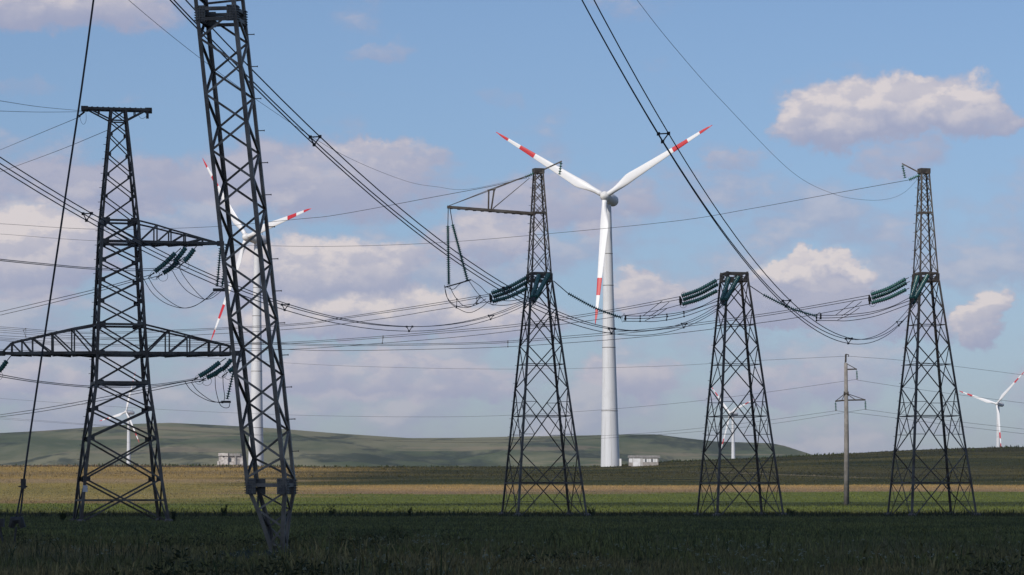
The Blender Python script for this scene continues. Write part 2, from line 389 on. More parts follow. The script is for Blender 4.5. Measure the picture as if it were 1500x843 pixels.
# ------------------------------------------------------------------ vegetation masses
def blades(name, n, y0, y1, hmin, hmax, w, m, spread=.19, power=1.0, lean=.35, cond=None, kind='stuff', seg=1):
    u = rng.random(n); Y = y0+(y1-y0)*u**power
    X = (rng.random(n)*2-1)*Y*spread
    tr = (np.abs(X+7.4) < 1.3) & (Y > 80) & (Y < 99) & (rng.random(n) < .93)      # low trampled grass round the foot of the mast
    X, Y = X[~tr], Y[~tr]; n = len(X)
    if cond is not None:
        k = cond(X, Y); X, Y = X[k], Y[k]; n = len(X)
    Z = gz(X, Y)-.02
    h = hmin+(hmax-hmin)*rng.random(n)**1.5
    a = rng.random(n)*2*np.pi; la = rng.random(n)*2*np.pi; ln = h*lean*rng.random(n)
    ww = w*(.6+.8*rng.random(n))
    c, s = np.cos(a)*ww/2, np.sin(a)*ww/2
    b1 = np.stack([X-c, Y-s, Z], -1); b2 = np.stack([X+c, Y+s, Z], -1)
    mx = X+np.cos(la)*ln*.35; my = Y+np.sin(la)*ln*.35
    m1 = np.stack([mx-c*.7, my-s*.7, Z+h*.6], -1); m2 = np.stack([mx+c*.7, my+s*.7, Z+h*.6], -1)
    tp = np.stack([X+np.cos(la)*ln, Y+np.sin(la)*ln, Z+h], -1)
    V = np.stack([b1, b2, m1, m2, tp], 1).reshape(-1, 3)
    i = np.arange(n)[:, None]*5
    Ft = np.concatenate([i+[0, 1, 3], i+[0, 3, 2], i+[2, 3, 4]], 0)
    return tag(link(name, npmesh(name, V, Ft, m, False)), kind=kind)
blades('crop_grass', 100000, 48, 120, .12, .34, .028, M_crop, power=1.15)
blades('crop_grass', 130000, 115, 306, .10, .26, .060, M_crop, power=1.1)
blades('dry_grass', 9000, 48, 86, .12, .42, .016, M_dry, lean=.8, cond=lambda X, Y: fbm(X*.25+50, Y*.12+9, 3, 4) > .47)
blades('verge_weeds', 9000, 50, 118, .25, .75, .05, M_crop, lean=.7, cond=lambda X, Y: fbm(X*.35+7, Y*.09+3, 3, 6)+np.clip(-X, -10, 20)*.006 > .50)
blades('verge_weeds', 2500, 50, 100, .3, .95, .03, M_weed, lean=.6, cond=lambda X, Y: fbm(X*.3+17, Y*.1+3, 3, 9) > .52)
M_clump = mat('rough_weeds', (.110, .105, .045), .75, 0, scale=.9, col2=(.028, .034, .014), spec=.12)
def clumps(name, n, y0, y1, m, cond):
    Y = y0+(y1-y0)*rng.random(n)**1.2; X = (rng.random(n)*2-1)*Y*.185; k = cond(X, Y) & ~((np.abs(X+7.2) < 1.8) & (Y > 74) & (Y < 99)); X, Y = X[k], Y[k]; n = len(X); Z = gz(X, Y)
    nl = 90; H = .3+.55*rng.random(n)**1.6; W_ = .25+.5*rng.random(n)
    th = rng.random((n, nl))*6.283; rr = W_[:, None]*np.sqrt(rng.random((n, nl))); hh = H[:, None]*rng.random((n, nl))*np.sqrt(1-.7*(rr/W_[:, None])**2)
    cx = (X[:, None]+np.cos(th)*rr).ravel(); cy = (Y[:, None]+np.sin(th)*rr).ravel(); cz = (Z[:, None]+hh).ravel(); N_ = len(cx)
    c = np.stack([cx, cy, cz], -1); a = rng.normal(size=(N_, 3)); a /= np.linalg.norm(a, axis=1)[:, None]; b = rng.normal(size=(N_, 3)); b -= (a*b).sum(1)[:, None]*a; b /= np.linalg.norm(b, axis=1)[:, None]
    L_ = (.03+.06*rng.random(N_))[:, None]; V = np.stack([c-a*L_, c+b*L_*.35, c+a*L_, c-b*L_*.35], 1).reshape(-1, 3)
    F_ = np.arange(N_*4).reshape(-1, 4); tag(link(name, npmesh(name, V, F_, m, False)), kind='stuff')
clumps('weed_clumps', 520, 52, 112, M_clump, lambda X, Y: fbm(X*.22+57, Y*.07+3, 3, 22)+np.clip(-X, -8, 14)*.012-np.clip(Y-85, 0, 40)*.004 > .50)
M_umbel = mat('pale_umbels', (.30, .31, .22), .8, 0, scale=7, col2=(.16, .17, .09), spec=.1)
def dots(name, n, y0, y1, m, cond):
    Y = y0+(y1-y0)*rng.random(n); X = (rng.random(n)*2-1)*Y*.19; k = cond(X, Y); X, Y = X[k], Y[k]; n = len(X); Z = gz(X, Y)+.22+.35*rng.random(n)
    vs, fs = [], []
    for x, y_, z in zip(X, Y, Z):
        for _ in range(4):
            c = np.array([x, y_, z])+rng.normal(0, .022, 3); r = .014+.012*rng.random(); q = len(vs)
            vs += [c+(-r, 0, 0), c+(0, -r, .3*r), c+(r, 0, 0), c+(0, r, 0), c+(0, 0, r*1.2)]; fs += [(q, q+1, q+4), (q+1, q+2, q+4), (q+2, q+3, q+4), (q+3, q, q+4)]
    tag(link(name, npmesh(name, np.array(vs), np.array(fs), m, False)), kind='stuff')
dots('flower_heads', 1000, 52, 96, M_umbel, lambda X, Y: fbm(X*.35+27, Y*.10+3, 3, 12) > .50)
blades('seeding_grass', 7000, 50, 100, .3, .8, .013, M_dry, lean=.5, cond=lambda X, Y: fbm(X*.4+2, Y*.12+31, 3, 15) > .50)
blades('weed_fringe', 9000, 284, 318, .2, .6, .09, M_fieldveg, lean=.7)
blades('weed_fringe', 900, 288, 312, .4, 1.0, .12, M_weed, lean=.5, cond=lambda X, Y: fbm(X*.12+20, Y*.1, 3, 2) > .5)
blades('field_plants', 80000, 312, 640, .08, .26, .12, M_fieldveg, power=1.1, lean=.5)
blades('field_plants', 50000, 640, 960, .10, .38, .2, M_fieldveg, lean=.5)
blades('ridge_scrub', 5000, 800, 880, .2, .8, .35, M_weed, lean=.5, cond=lambda X, Y: fbm(X*.05+20, Y*.05, 3, 2) > .42)

def shrub(px, py, Y, hpx, label, n=260, wfac=.6, dry=False):
    x = (px-CX)*Y/F; z = gzf(x, Y); H = hpx*Y/F
    t = thing('bush', (x, Y, z), label, 'bush', 'small bushes and tall weeds in the field')
    mb = MB(); lf = MB()
    for i in range(9):
        a = random.random()*6.28; r = H*wfac*random.random()
        top = Vector((x+math.cos(a)*r, Y+math.sin(a)*r, z+H*(.55+.5*random.random())))
        base = Vector((x+math.cos(a)*r*.2, Y+math.sin(a)*r*.2, z))
        mb.tube([base, base.lerp(top, .5)+Vector((0, 0, H*.05)), top], [.02, .014, .008], 4)
        for k in range(n//9):
            f = .15+.85*random.random(); c = base.lerp(top, f)+Vector([random.gauss(0, H*.07) for _ in range(3)])
            s_ = H*(.05+.06*random.random()); d1 = Vector([random.gauss(0, 1) for _ in range(3)]).normalized()*s_
            d2 = Vector([random.gauss(0, 1) for _ in range(3)]).normalized()*s_*.6
            q = len(lf.v); lf.v += [c-d1, c+d2, c+d1, c-d2]; lf.f.append([q, q+1, q+2, q+3])
    mb.build('stem', M_dry if dry else M_weed, t); lf.build('foliage', M_dry if dry else M_weed, t)
for a in [(92, 757, 226, 17, 'dark bush at the left foot of the wide-armed pylon'), (255, 762, 224, 16, 'low bush at the right foot of the wide-armed pylon'),
          (868, 757, 299, 15, 'dark bush at the right foot of the pylon with the long side arm'), (1158, 757, 299, 14, 'low bush right of the short flat-topped pylon'),
          (330, 757, 290, 18, 'tall dark weed standing between the wide-armed pylon and the leaning mast'), (600, 757, 296, 14, 'small bush in the open field left of the pylon with the side arm'),
          (485, 757, 294, 15, 'small bush right of the leaning mast foot in the field margin'), (60, 757, 290, 10, 'low weed clump between guy anchor and wide-armed pylon')]: shrub(*a)
def weed(px, py, Y, hpx, label):
    x = (px-CX)*Y/F; z = gzf(x, Y); H = hpx*Y/F
    t = thing('tall_weed', (x, Y, z), label, 'weed', 'tall seeding weeds in the dark foreground')
    s = MB(); l = MB(); h = MB(); b = Vector((random.uniform(-.12, .12), 0, 0))
    pts = [Vector((x, Y, z)), Vector((x, Y, z+H*.5))+b*.3, Vector((x, Y, z+H))+b]
    s.tube(spline(pts, 5), .011, 5)
    for k in range(12):
        f = .2+.75*random.random(); c = pts[0].lerp(pts[2], f); a = random.random()*6.28; L = H*.2*(1.2-f)
        e = c+Vector((math.cos(a)*L, math.sin(a)*L, L*.7)); n_ = Vector((-math.sin(a), math.cos(a), 0))*L*.13
        if f > .62: s.tube([c, e], .006, 4); 
        if f > .62:
            for q in range(5): h.box(e+Vector([random.gauss(0, .03) for _ in range(3)]), .02, .02, .014)
        else:
            q = len(l.v); l.v += [c, c.lerp(e, .5)+n_, e, c.lerp(e, .5)-n_]; l.f.append([q, q+1, q+2, q+3])
    for q in range(16): h.box(pts[2]+Vector([random.gauss(0, .05), random.gauss(0, .05), random.gauss(0, .05)]), .016, .016, .014)
    s.build('stem', M_dry, t)
    if l.v: tag(l.build('leaf_cluster', M_weed, t), kind='stuff')
    tag(h.build('seed_head', M_dry, t), kind='stuff')
for i, (px, Y, h, lb) in enumerate([(1457, 66, 62, 'tallest pale weed at the lower right corner of the field'), (1291, 68, 48, 'pale weed stalk left of a second stalk in the lower right foreground'),
        (1322, 70, 46, 'thin weed stalk right of the pale foreground stalk at lower right'), (1402, 74, 40, 'short weed beside the tallest pale weed at lower right'),
        (963, 78, 44, 'single weed stalk in the dark foreground below the far turbine hut'), (1365, 66, 38, 'leaning low weed in the lower right foreground'),
        (730, 62, 46, 'weed standing at the bottom edge below the side-armed pylon'), (250, 66, 40, 'weed stalk in the dark foreground below the wide-armed pylon'),
        (640, 70, 40, 'weed stalk in the dark grass between leaning mast and side-armed pylon'), (480, 80, 50, 'flowering weed just right of the leaning mast foot'), (120, 64, 34, 'low weed at the bottom left by the guy anchor')]):
    weed(px, 0, Y, h, lb)

# ------------------------------------------------------------------ steel members
prof6 = [(-.5, -.5), (.5, -.5), (.5, -.36), (-.36, -.36), (-.36, .5), (-.5, .5)]
vv = [(x, y, z) for z in (0, 1) for x, y in prof6]
ff = [[i, (i+1) % 6, 6+(i+1) % 6, 6+i] for i in range(6)]+[[5, 4, 3, 2, 1, 0], [6, 7, 8, 9, 10, 11]]
ANG = {}
def angle_mesh(m):
    if m.name not in ANG: ANG[m.name] = mesh('steel_angle', vv, ff, m)
    return ANG[m.name]
BOXM = {}
def box_mesh(m):
    if m.name not in BOXM:
        b = MB().box((0, 0, 0), 1, 1, 1); BOXM[m.name] = mesh('steel_plate', b.v, b.f, m)
    return BOXM[m.name]
def member(name, root, a, b, s, m, out=None):
    a = Vector(a); b = Vector(b); d = b-a; L = d.length; z = d/L
    out = Vector(out) if out is not None else Vector((0, -1, .01))
    w = -(out-z*out.dot(z))
    if w.length < 1e-4: w = z.orthogonal()
    w.normalize()
    x = w.copy(); y = z.cross(x)
    if name == 'leg':                            # put the heel of the angle on the outer corner
        x, y = (x+y).normalized(), (y-x).normalized()
        x, y = x, z.cross(x)
        q = Quaternion(z, R(-90)); x = q @ x; y = q @ y
    M = Matrix(((x.x*s, y.x*s, z.x*L), (x.y*s, y.y*s, z.y*L), (x.z*s, y.z*s, z.z*L))).to_4x4()
    o = link(name, angle_mesh(m), root); o.matrix_local = Matrix.Translation(a-off(root)) @ M
    return o
def plate(name, root, c, sx, sy, sz, m, rot=0.0):
    o = link(name, box_mesh(m), root); o.location = Vector(c)-off(root); o.scale = (sx, sy, sz); o.rotation_euler = (0, 0, rot); return o

class Lattice:
    """square lattice mast; prof rows are (row in photo, centre column, outer half width) at depth Y"""
    def __init__(s, name, label, Y, prof, rho, m, mp, group, flip=False, base_py=None):
        s.Y = Y; s.prof = prof; s.rho = rho; s.m = m; s.mp = mp
        b = P(prof[-1][1], prof[-1][0], Y)
        s.root = thing(name, b, label, 'pylon' if name == 'lattice_pylon' else 'mast', group)
        r = rho
        s.cor = [(1, -r), (r, 1), (-1, r), (-r, -1)] if not flip else [(r, -1), (1, r), (-r, 1), (-1, -r)]
        s.out = [Vector((cx, cy, 0)).normalized() for cx, cy in s.cor]
    def cen(s, py):
        pr = s.prof; ys_ = [p[0] for p in pr]
        return float(np.interp(py, ys_, [p[1] for p in pr])), float(np.interp(py, ys_, [p[2] for p in pr]))
    def pt(s, k, py):
        c, h = s.cen(py); k %= 4; q = s.Y/F
        base = P(c, py, s.Y); return base+Vector((s.cor[k][0]*h*q, s.cor[k][1]*h*q, 0))
    def nrm(s, k): return (s.out[k % 4]+s.out[(k+1) % 4]).normalized()
    def leg(s, y0, y1, sz):
        ys_ = sorted({y0, y1} | {p[0] for p in s.prof if y0 < p[0] < y1})
        for k in range(4):
            for a, b in zip(ys_[:-1], ys_[1:]): member('leg', s.root, s.pt(k, b), s.pt(k, a), sz, s.m, s.out[k])
    def xpanel(s, y0, y1, sz, horiz=None, sub=False):
        for k in range(4):
            n = s.nrm(k); a0, b0, a1, b1 = s.pt(k, y0), s.pt(k+1, y0), s.pt(k, y1), s.pt(k+1, y1)
            d = n*sz*.55
            member('brace', s.root, a0+d*.2, b1+d*.2, sz, s.m, n); member('brace', s.root, b0-d, a1-d, sz, s.m, n)
            w0 = (b0-a0).length; w1 = (b1-a1).length; t = w0/(w0+w1); ym = y0+(y1-y0)*t
            if horiz: member('horizontal', s.root, s.pt(k, ym), s.pt(k+1, ym), horiz, s.m, n)
            if sub:
                for (c0, kk, c1) in ((a0, k, b1), (b0, k+1, a1), (a1, k, b0), (b1, k+1, a0)):
                    top = c0 in (a0, b0) and (c0 == a0 or c0 == b0)
                    q = c0.lerp(c1, t*.5 if (c0 == a0 or c0 == b0) else (1-t)*.5)
                    yq = HY-(q.z-EYE)*F/s.Y
                    member('stay', s.root, s.pt(kk, yq), q, sz*.6, s.m, n)
                    member('stay', s.root, s.pt(kk, ym), q, sz*.6, s.m, n)
    def ring(s, py, sz, name='horizontal'):
        for k in range(4): member(name, s.root, s.pt(k, py), s.pt(k+1, py), sz, s.m, s.nrm(k))
    def gussets(s, pys, w, h):
        for py in pys:
            for k in range(4):
                p = s.pt(k, py)
                for kk, sg in ((k, 1), ((k-1) % 4, -1)):
                    n = s.nrm(kk); tdir = (s.pt(kk+1, py)-s.pt(kk, py)).normalized()*sg
                    c = p+tdir*w*.4+n*.03
                    plate('gusset_plate', s.root, c, w, .03, h, s.mp, math.atan2(tdir.y, tdir.x))
    def bolts(s, k, y0, y1, step, ln, r=.02):
        mb = MB(); py = y0; i = 0
        while py < y1:
            p = s.pt(k, py); o = s.out[k]; side = (s.nrm(k) if i % 2 else s.nrm(k-1))
            mb.tube([p, p+(o+side*.6).normalized()*ln], r, 4); py += step; i += 1
        tag(mb.build('step_bolts', s.m, s.root), kind='stuff')

def footing(root, p, r=.45, h=.35):
    mb = MB(); g = gzf(p.x, p.y)
    mb.tube([(p.x, p.y, g-.3), (p.x, p.y, g+h*.7), (p.x, p.y, g+h)], [r, r*.9, r*.5], 8); mb.build('footing', M_conc_foot, root)

# --- three dead-end pylons of the big line
GP = 'lattice pylons of the big line'
def dead_end(cx_base, cx_waist, cx_top, label, wout=17.0, base_h=62, short=False):
    wy = 400
    prof = [(wy, cx_waist, wout), (412, cx_waist, wout+1.2), (760, cx_base, base_h)]
    if not short: prof = [(250, cx_top, 6.6)]+prof
    T = Lattice('lattice_pylon', label, 300, prof, .62, M_steel, M_plate, GP)
    if short: T.leg(399, 762, .21)
    else: T.leg(250, 412, .14); T.leg(412, 762, .21)
    for a, b, h, s in [(412, 453, None, 0), (453, 507, .10, 0), (507, 569, .10, 0), (569, 664, .11, 1), (664, 762, .20, 1)]:
        T.xpanel(a, b, .092, h and h*.75, bool(s))
    T.ring(412, .19); T.ring(401, .17); T.xpanel(401, 412, .09)
    for k in range(4): plate('gusset_plate', T.root, T.pt(k, 406)-T.out[k]*.05, .28, .28, .6, M_plate, .3)
    for k in range(4):
        p = (T.pt(k, 407)+T.pt(k+1, 407))/2; n = T.nrm(k)
        plate('bracket', T.root, p+n*.12, .4, .12, .34, M_plate, math.atan2(n.y, n.x)+math.pi/2)
    if not short:
        lv = [254, 266, 281, 298, 318, 342, 369, 400]
        for a, b in zip(lv[:-1], lv[1:]): T.xpanel(a, b, .062)
        T.ring(254, .14); T.ring(312, .12)
        plate('cap_plate', T.root, P(cx_top, 251, 300), 1.0, .9, .5, M_plate, .3)
        T.bolts(2, 262, 700, 13, .3)
    else: T.bolts(2, 440, 700, 13, .3)
    for k in range(4): footing(T.root, T.pt(k, 759))
    return T
T1 = dead_end(797, 790, 788.5, 'lattice pylon with long side arm and hanging insulators, left of the big wind turbine', 17, 62)
T2 = dead_end(1084, 1075.5, 0, 'shortest flat-topped lattice pylon without a spire, standing right of the big wind turbine', 18.0, 60.5, True)
T3 = dead_end(1365, 1356, 1353.5, 'tall lattice pylon at the right, just behind and beyond the concrete pole', 16.2, 60)
Y3 = 300
# side arm of the first pylon
ar = T1.root
for dy in (-.45, .45):
    member('side_arm_chord', ar, P(655, 303.5, Y3)+Vector((0, dy*.25, 0)), P(781, 313.5, Y3)+Vector((0, dy, 0)), .24, M_steel)
for i in range(11):
    t = (i+.5)/11; a = P(655, 303.5, Y3).lerp(P(781, 313.5, Y3), t)
    plate('arm_rung', ar, a+Vector((0, 0, -.13)), .32, .4+.5*t, .08, M_plate)
for dy in (-.3, .3):
    member('arm_stay', ar, P(657, 302, Y3), P(717+dy*3, 279, Y3)+Vector((0, dy, 0)), .055, M_steel)
    member('arm_stay', ar, P(717+dy*3, 279, Y3)+Vector((0, dy, 0)), P(775, 257, Y3)+Vector((0, dy*.4, 0)), .07, M_steel)
    member('arm_stay', ar, P(722, 306, Y3)+Vector((0, dy, 0)), P(776, 261, Y3), .05, M_steel)
for a, b in (((716, 279), (715.5, 308)), ((724, 278), (719.5, 308))):
    member('arm_strut', ar, P(*a, Y3), P(*b, Y3), .16, M_steel)
member('arm_strut', ar, P(714, 279, Y3), P(726, 278, Y3), .12, M_steel)
for (T, a, b) in ((T1, (796, 249), (823, 236.5)), (T3, (1347, 253.5), (1321, 240))):
    member('peak_arm', T.root, P(*a, Y3), P(*b, Y3), .13, M_steel)

# --- wide-armed pylon on the left
YL = 225
TL = Lattice('lattice_pylon', 'large lattice pylon at the left with wide trussed cross-arms and a flat top beam', YL,
    [(160, 172.8, 12.2), (325, 174, 31), (478, 174.7, 40.2), (563, 176, 45.6), (642, 176, 58.5), (702, 175.4, 66), (765, 177, 75.5)], .63, M_steel, M_plate, 'lattice pylons with cross-arms')
TL.leg(160, 325, .16); TL.leg(325, 765, .22)
lv = [162, 178, 198, 228, 258, 290, 325]
for a, b in zip(lv[:-1], lv[1:]): TL.xpanel(a, b, .075)
lv = [325, 356, 383, 412, 443, 477, 519, 562, 600, 643, 702]
for a, b in zip(lv[:-1], lv[1:]): TL.xpanel(a, b, .105 if a < 600 else .125)
TL.xpanel(702, 765, .125)
for py, s_ in ((178, .10), (325, .15), (356, .2), (477, .16), (519, .24), (562, .2), (733, .14)): TL.ring(py, s_)
TL.gussets([325, 356, 477, 519, 562], .6, .38); TL.gussets([383, 412, 443, 600, 643, 702], .42, .34); TL.gussets([198, 228, 258, 290], .26, .24)
for k in range(4): footing(TL.root, TL.pt(k, 763), .36, .22)
TL.bolts(2, 200, 700, 10.5, .28)
plate('tower_plate', TL.root, P(124.8, 716, YL-4.0), .34, .03, .48, M_sign)
# top beam
rt = TL.root; fw = Vector((math.cos(.224), math.sin(.224), 0)); dp = Vector((-fw.y, fw.x, 0))
tc_ = P(171, 161, YL); half = 47.5*YL/F
for sgn in (-1, 1):
    member('top_beam_chord', rt, tc_+dp*.5*sgn-fw*half, tc_+dp*.5*sgn+fw*half, .18, M_steel)
    for e in (-1, 1):
        member('beam_stay', rt, tc_+dp*.45*sgn+fw*(half*.9*e), TL.pt(0 if e > 0 else 3, 177)*(.5-.5*sgn)+TL.pt(1 if e > 0 else 2, 177)*(.5+.5*sgn), .11, M_steel)
        q = tc_+dp*.45*sgn+fw*(half*.55*e)
        member('beam_stay', rt, q, q-Vector((0, 0, .42)), .08, M_steel)
for i in range(12):
    p = tc_+fw*half*(-1+2*(i+.5)/12)
    member('top_beam_rung', rt, p-dp*.5, p+dp*.5, .14, M_steel, (0, 0, 1)); plate('clamp', rt, p+Vector((0, 0, .10)), .12, .8, .09, M_plate, .1)
for e in (-1, 1): plate('beam_end', rt, tc_+fw*half*e*.98, .5, 1.1, .3, M_plate, .1)
def cross_arm(side, ytop, ybot, xs, ytops, tip, cs, front_k, rear_k):
    """four-chord arm tapering to its tip; xs/ytops: columns and rows of the top chord nodes in the photo"""
    F0, B0 = TL.pt(front_k, ybot), TL.pt(rear_k, ybot); F0t, B0t = TL.pt(front_k, ytop), TL.pt(rear_k, ytop)
    tipP = P(tip[0], tip[1], YL); span = tipP.x-F0.x
    tipP.y = (F0.y+B0.y)/2+span*math.tan(.224); tipP.x = (tip[0]-CX)*tipP.y/F; span = tipP.x-F0.x; tipP.z = EYE+(HY-tip[1])*tipP.y/F
    nf, nb = [F0], [B0]; tf, tb = [F0t], [B0t]
    for x, yt in zip(xs, ytops):
        X = (x-CX)*YL/F; t = (X-F0.x)/span; zt = EYE+(HY-yt)*YL/F; tt = min(t, .94)
        f = F0.lerp(tipP, tt); b = B0.lerp(tipP+(B0-F0)*.12, tt); f.x = (x-CX)*f.y/F; b.x = f.x+(B0.x-F0.x)*(1-tt)
        nf.append(f); nb.append(b); tf.append(Vector((f.x, f.y, zt))); tb.append(Vector((b.x, b.y, zt)))
    e = Vector((0, 0, 1)); up = (0, 0, 1)
    for lst, s_ in ((nf, cs), (nb, cs)):
        member('arm_chord', rt, lst[0], lst[-1], s_, M_steel); member('arm_chord', rt, lst[-1], tipP, s_, M_steel)
    for lst in (tf, tb):
        for a, b in zip(lst[:-1], lst[1:]): member('arm_chord', rt, a, b, cs*.6, M_steel)
        member('arm_chord', rt, lst[-1], tipP, cs*.6, M_steel)
    for bt, tp in ((nf, tf), (nb, tb)):
        for i in range(1, len(bt)):
            member('arm_vertical', rt, bt[i], tp[i], .10, M_steel); member('arm_diagonal', rt, bt[i-1], tp[i], .11, M_steel)
    for i in range(1, len(nf)):
        member('arm_rung', rt, nf[i], nb[i], .16, M_steel, up); member('arm_rung', rt, tf[i], tb[i], .10, M_steel, up)
        member('arm_diagonal', rt, nf[i-1]-e*.1, nb[i]-e*.1, .14, M_steel, up); member('arm_diagonal', rt, nb[i-1]-e*.14, nf[i]-e*.14, .14, M_steel, up)
    plate('arm_tip_plate', rt, tipP, .5, .5, .35, M_plate)
    return tipP
tipU = cross_arm(1, 325, 356, [230, 250.5, 271.5, 297], [331, 336.5, 341.5, 348], (323, 357), .20, 0, 1)
tipR = cross_arm(1, 477, 519, [248, 278, 307, 323, 337], [485, 492, 498.5, 502, 505.5], (347, 518), .22, 0, 1)
tipL = cross_arm(-1, 477, 519, [109, 78, 48, 32, 17], [483.5, 490.5, 497.5, 501, 505], (2, 518), .22, 3, 2)

# --- leaning guyed mast close to the camera
YN = 97
TN = Lattice('leaning_mast', 'near grey lattice mast leaning left, tapering to a point in the dark grass', YN,
    [(-860, 229.8, 32), (20, 323.5, 32), (713, 397.2, 32), (752, 402, 20.5), (817, 409, 6.5)], .72, M_steel_near, M_plate_near, None, flip=True)
TN.leg(-860, 817, .125)
pitch = 81.5
def zig(k, y0, y1, p, start, sz, ok=1.0):
    y = y0; sd_ = start; n = TN.nrm(k)
    while y < y1-2:
        y2 = min(y+p/2, y1)
        member('brace', TN.root, TN.pt(k+sd_, y)+n*.02, TN.pt(k+1-sd_, y2)+n*.02, sz, M_steel_near, n)
        y = y2; sd_ = 1-sd_
for k, st, o in ((0, 0, 20), (1, 1, 0), (2, 0, 20), (3, 1, 0)):
    zig(k, 60-pitch*.5+(o-20)*.0, 700, pitch, st, .072)
    zig(k, -860, 0, pitch, st, .072)
    zig(k, 722, 800, 50, st, .06)
for py in (17, 32, 711): TN.ring(py, .11)
for py in (24, 713):
    for k in range(4):
        p = TN.pt(k, py)
        for kk, sg in ((k, 1), ((k-1) % 4, -1)):
            td = (TN.pt(kk+1, py)-TN.pt(kk, py)).normalized()*sg; n = TN.nrm(kk)
            g = plate('splice_plate', TN.root, p+td*.12+n*.05, .27, .03, .5, M_plate_near, math.atan2(td.y, td.x))
            mb = MB()
            for i in range(3):
                for j in range(6):
                    q = p+td*(.02+i*.09)+n*.06+Vector((0, 0, -.2+j*.08)); mb.tube([q, q+n*.055], .018, 6)
            tag(mb.build('bolt_heads', M_plate_near, TN.root), kind='stuff')
for i in range(16):
    py = 47.5+i*47.2
    if py > 700: break
    p = TN.pt(1, py); mb = MB(); d = Vector((.97, .1, .04)); mb.tube([p, p+d*.27], .016, 6); mb.tube([p+d*.25, p+d*.275], .028, 6)
    mb.build('step_bolt', M_steel_near, TN.root)
mb = MB(); fp = P(409, 817, YN)
mb.tube([fp+Vector((0, 0, -.3)), fp+Vector((0, 0, .05))], .42, 10); mb.build('footing', M_conc_foot, TN.root)
mb = MB(); mb.tube([fp+Vector((0, 0, .02)), fp+Vector((0, 0, .2))], [.22, .12], 8); mb.build('pin_joint', M_plate_near, TN.root)

# guy of the mast and its anchors
GY = 104
gt = thing('guy_wire', P(20, 802, GY), 'steel guy wire running from the lower left anchor up out of the picture', 'guy wire')
MB().tube(spline([P(35, 703, GY), P(46.5, 620, GY), P(97, 280, GY), P(137, 0, GY), P(238, -800, 101)], 6), .034, 6).build('cable', M_wire, gt, True)
for d in (-1, 1): MB().tube([P(34.5+d*.7, 706, GY), P(27.3+d*2.7, 754, GY), P(24.5+d*3.2, 765, GY)], .03, 6).build('strand', M_wire, gt)
MB().box(P(34.2, 709, GY), .16, .12, .34).build('cable_clamp', M_plate, gt); MB().box(P(33.6, 713, GY), .30, .06, .05).build('clamp_bar', M_plate, gt)
MB().box(P(27.5, 754, GY), .28, .07, .06).build('clamp_bar', M_plate, gt)
mb = MB(); c = P(24.5, 768, GY)
for i in range(1): mb.tube([c+Vector((-.2, 0, -.12)), c+Vector((-.12, 0, .12)), c+Vector((.12, 0, .14)), c+Vector((.22, 0, -.12))], [.10, .15, .15, .10], 7)
mb.build('anchor_block', M_plate, gt)
MB().tube([P(23.8, 772, GY), P(20, 803, GY)], .035, 6).build('anchor_rod', M_plate, gt)
MB().box(P(17, 801, GY), .55, .5, .12).build('footing', M_conc_foot, gt)
g2 = thing('guy_wire', P(5, 800, GY), 'anchor and rod of a second guy wire cut by the left edge', 'guy wire')
MB().tube([P(-1, 770, GY), P(5.5, 801, GY)], .04, 6).build('anchor_rod', M_plate, g2); MB().box(P(-1, 766, GY), .32, .25, .28).build('anchor_block', M_plate, g2)
MB().tube([P(-3, 762, GY), P(-120, 300, GY)], .04, 6).build('cable', M_wire, g2)

# ------------------------------------------------------------------ insulators
def disc_string(name, a, b, r, pitch, parent, sag=0.0, k=10, core=.3):
    a, b = Vector(a), Vector(b); n = max(3, int((b-a).length/pitch)); L = (b-a).length
    mid = (a+b)/2+Vector((0, 0, -sag)); path = spline([a, mid, b], 10) if sag else [a, b]
    def at(t):
        if not sag: return a.lerp(b, t)
        x = t*(len(path)-1); i = min(int(x), len(path)-2); return path[i].lerp(path[i+1], x-i)
    pts = []; rad = []
    for i in range(n):
        for dt, q in ((.02, core), (.30, core+.02), (.42, 1.0), (.52, .96), (.70, max(.45, core))):
            pts.append(at(min(1, (i+dt)/n))); rad.append(r*q)
    return MB().tube(pts, rad, k).build(name, M_glass, parent, True)
def ring(parent, c, R_, n, r=.02):
    n = Vector(n).normalized(); a = n.orthogonal().normalized(); b = n.cross(a)
    MB().tube([Vector(c)+(a*math.cos(w)+b*math.sin(w))*R_ for w in np.linspace(0, 2*math.pi, 13)], r, 5, False).build('grading_ring', M_wire, parent, True)
GI = 'green glass insulator sets'
def triple(start, end, label, side, lo, r=.235, sag=.16, lowered=.9, nrings=1):
    """three parallel glass strings from the tower to a yoke plate"""
    s, e = Vector(start), Vector(end); t = thing('insulator_set', s, label, 'insulator', GI); side = Vector(side)
    d = (e-s).normalized()
    for o in lo:
        oo = side*o[0]+Vector((0, 0, o[1])); a = s+oo; b = e+oo*o[2]
        MB().tube([a, a+d*.35], .04, 5).build('end_fitting', M_plate, t)
        disc_string('glass_string', a+d*.35, b-d*.15, r, .2, t, sag, core=.66)
    mb = MB(); n = len(mb.v)
    pts = [e+side*o[0]*o[2]+Vector((0, 0, o[1]*o[2])) for o in lo]
    mb.tube([pts[0], pts[1]], .09, 5); mb.tube([pts[1], pts[2]], .09, 5); mb.tube([pts[2], pts[0]], .09, 5)
    c = sum(pts, Vector())/3; mb.box(c, .3, .1, .4); mb.build('yoke_plate', M_plate, t)
    ring(t, c+Vector((0, 0, -.45))-d*.3, .38, d.cross(Vector((0, 0, 1)))); ring(t, c+Vector((0, 0, .5))-d*.35, .22, d.cross(Vector((0, 0, 1))))
    return t
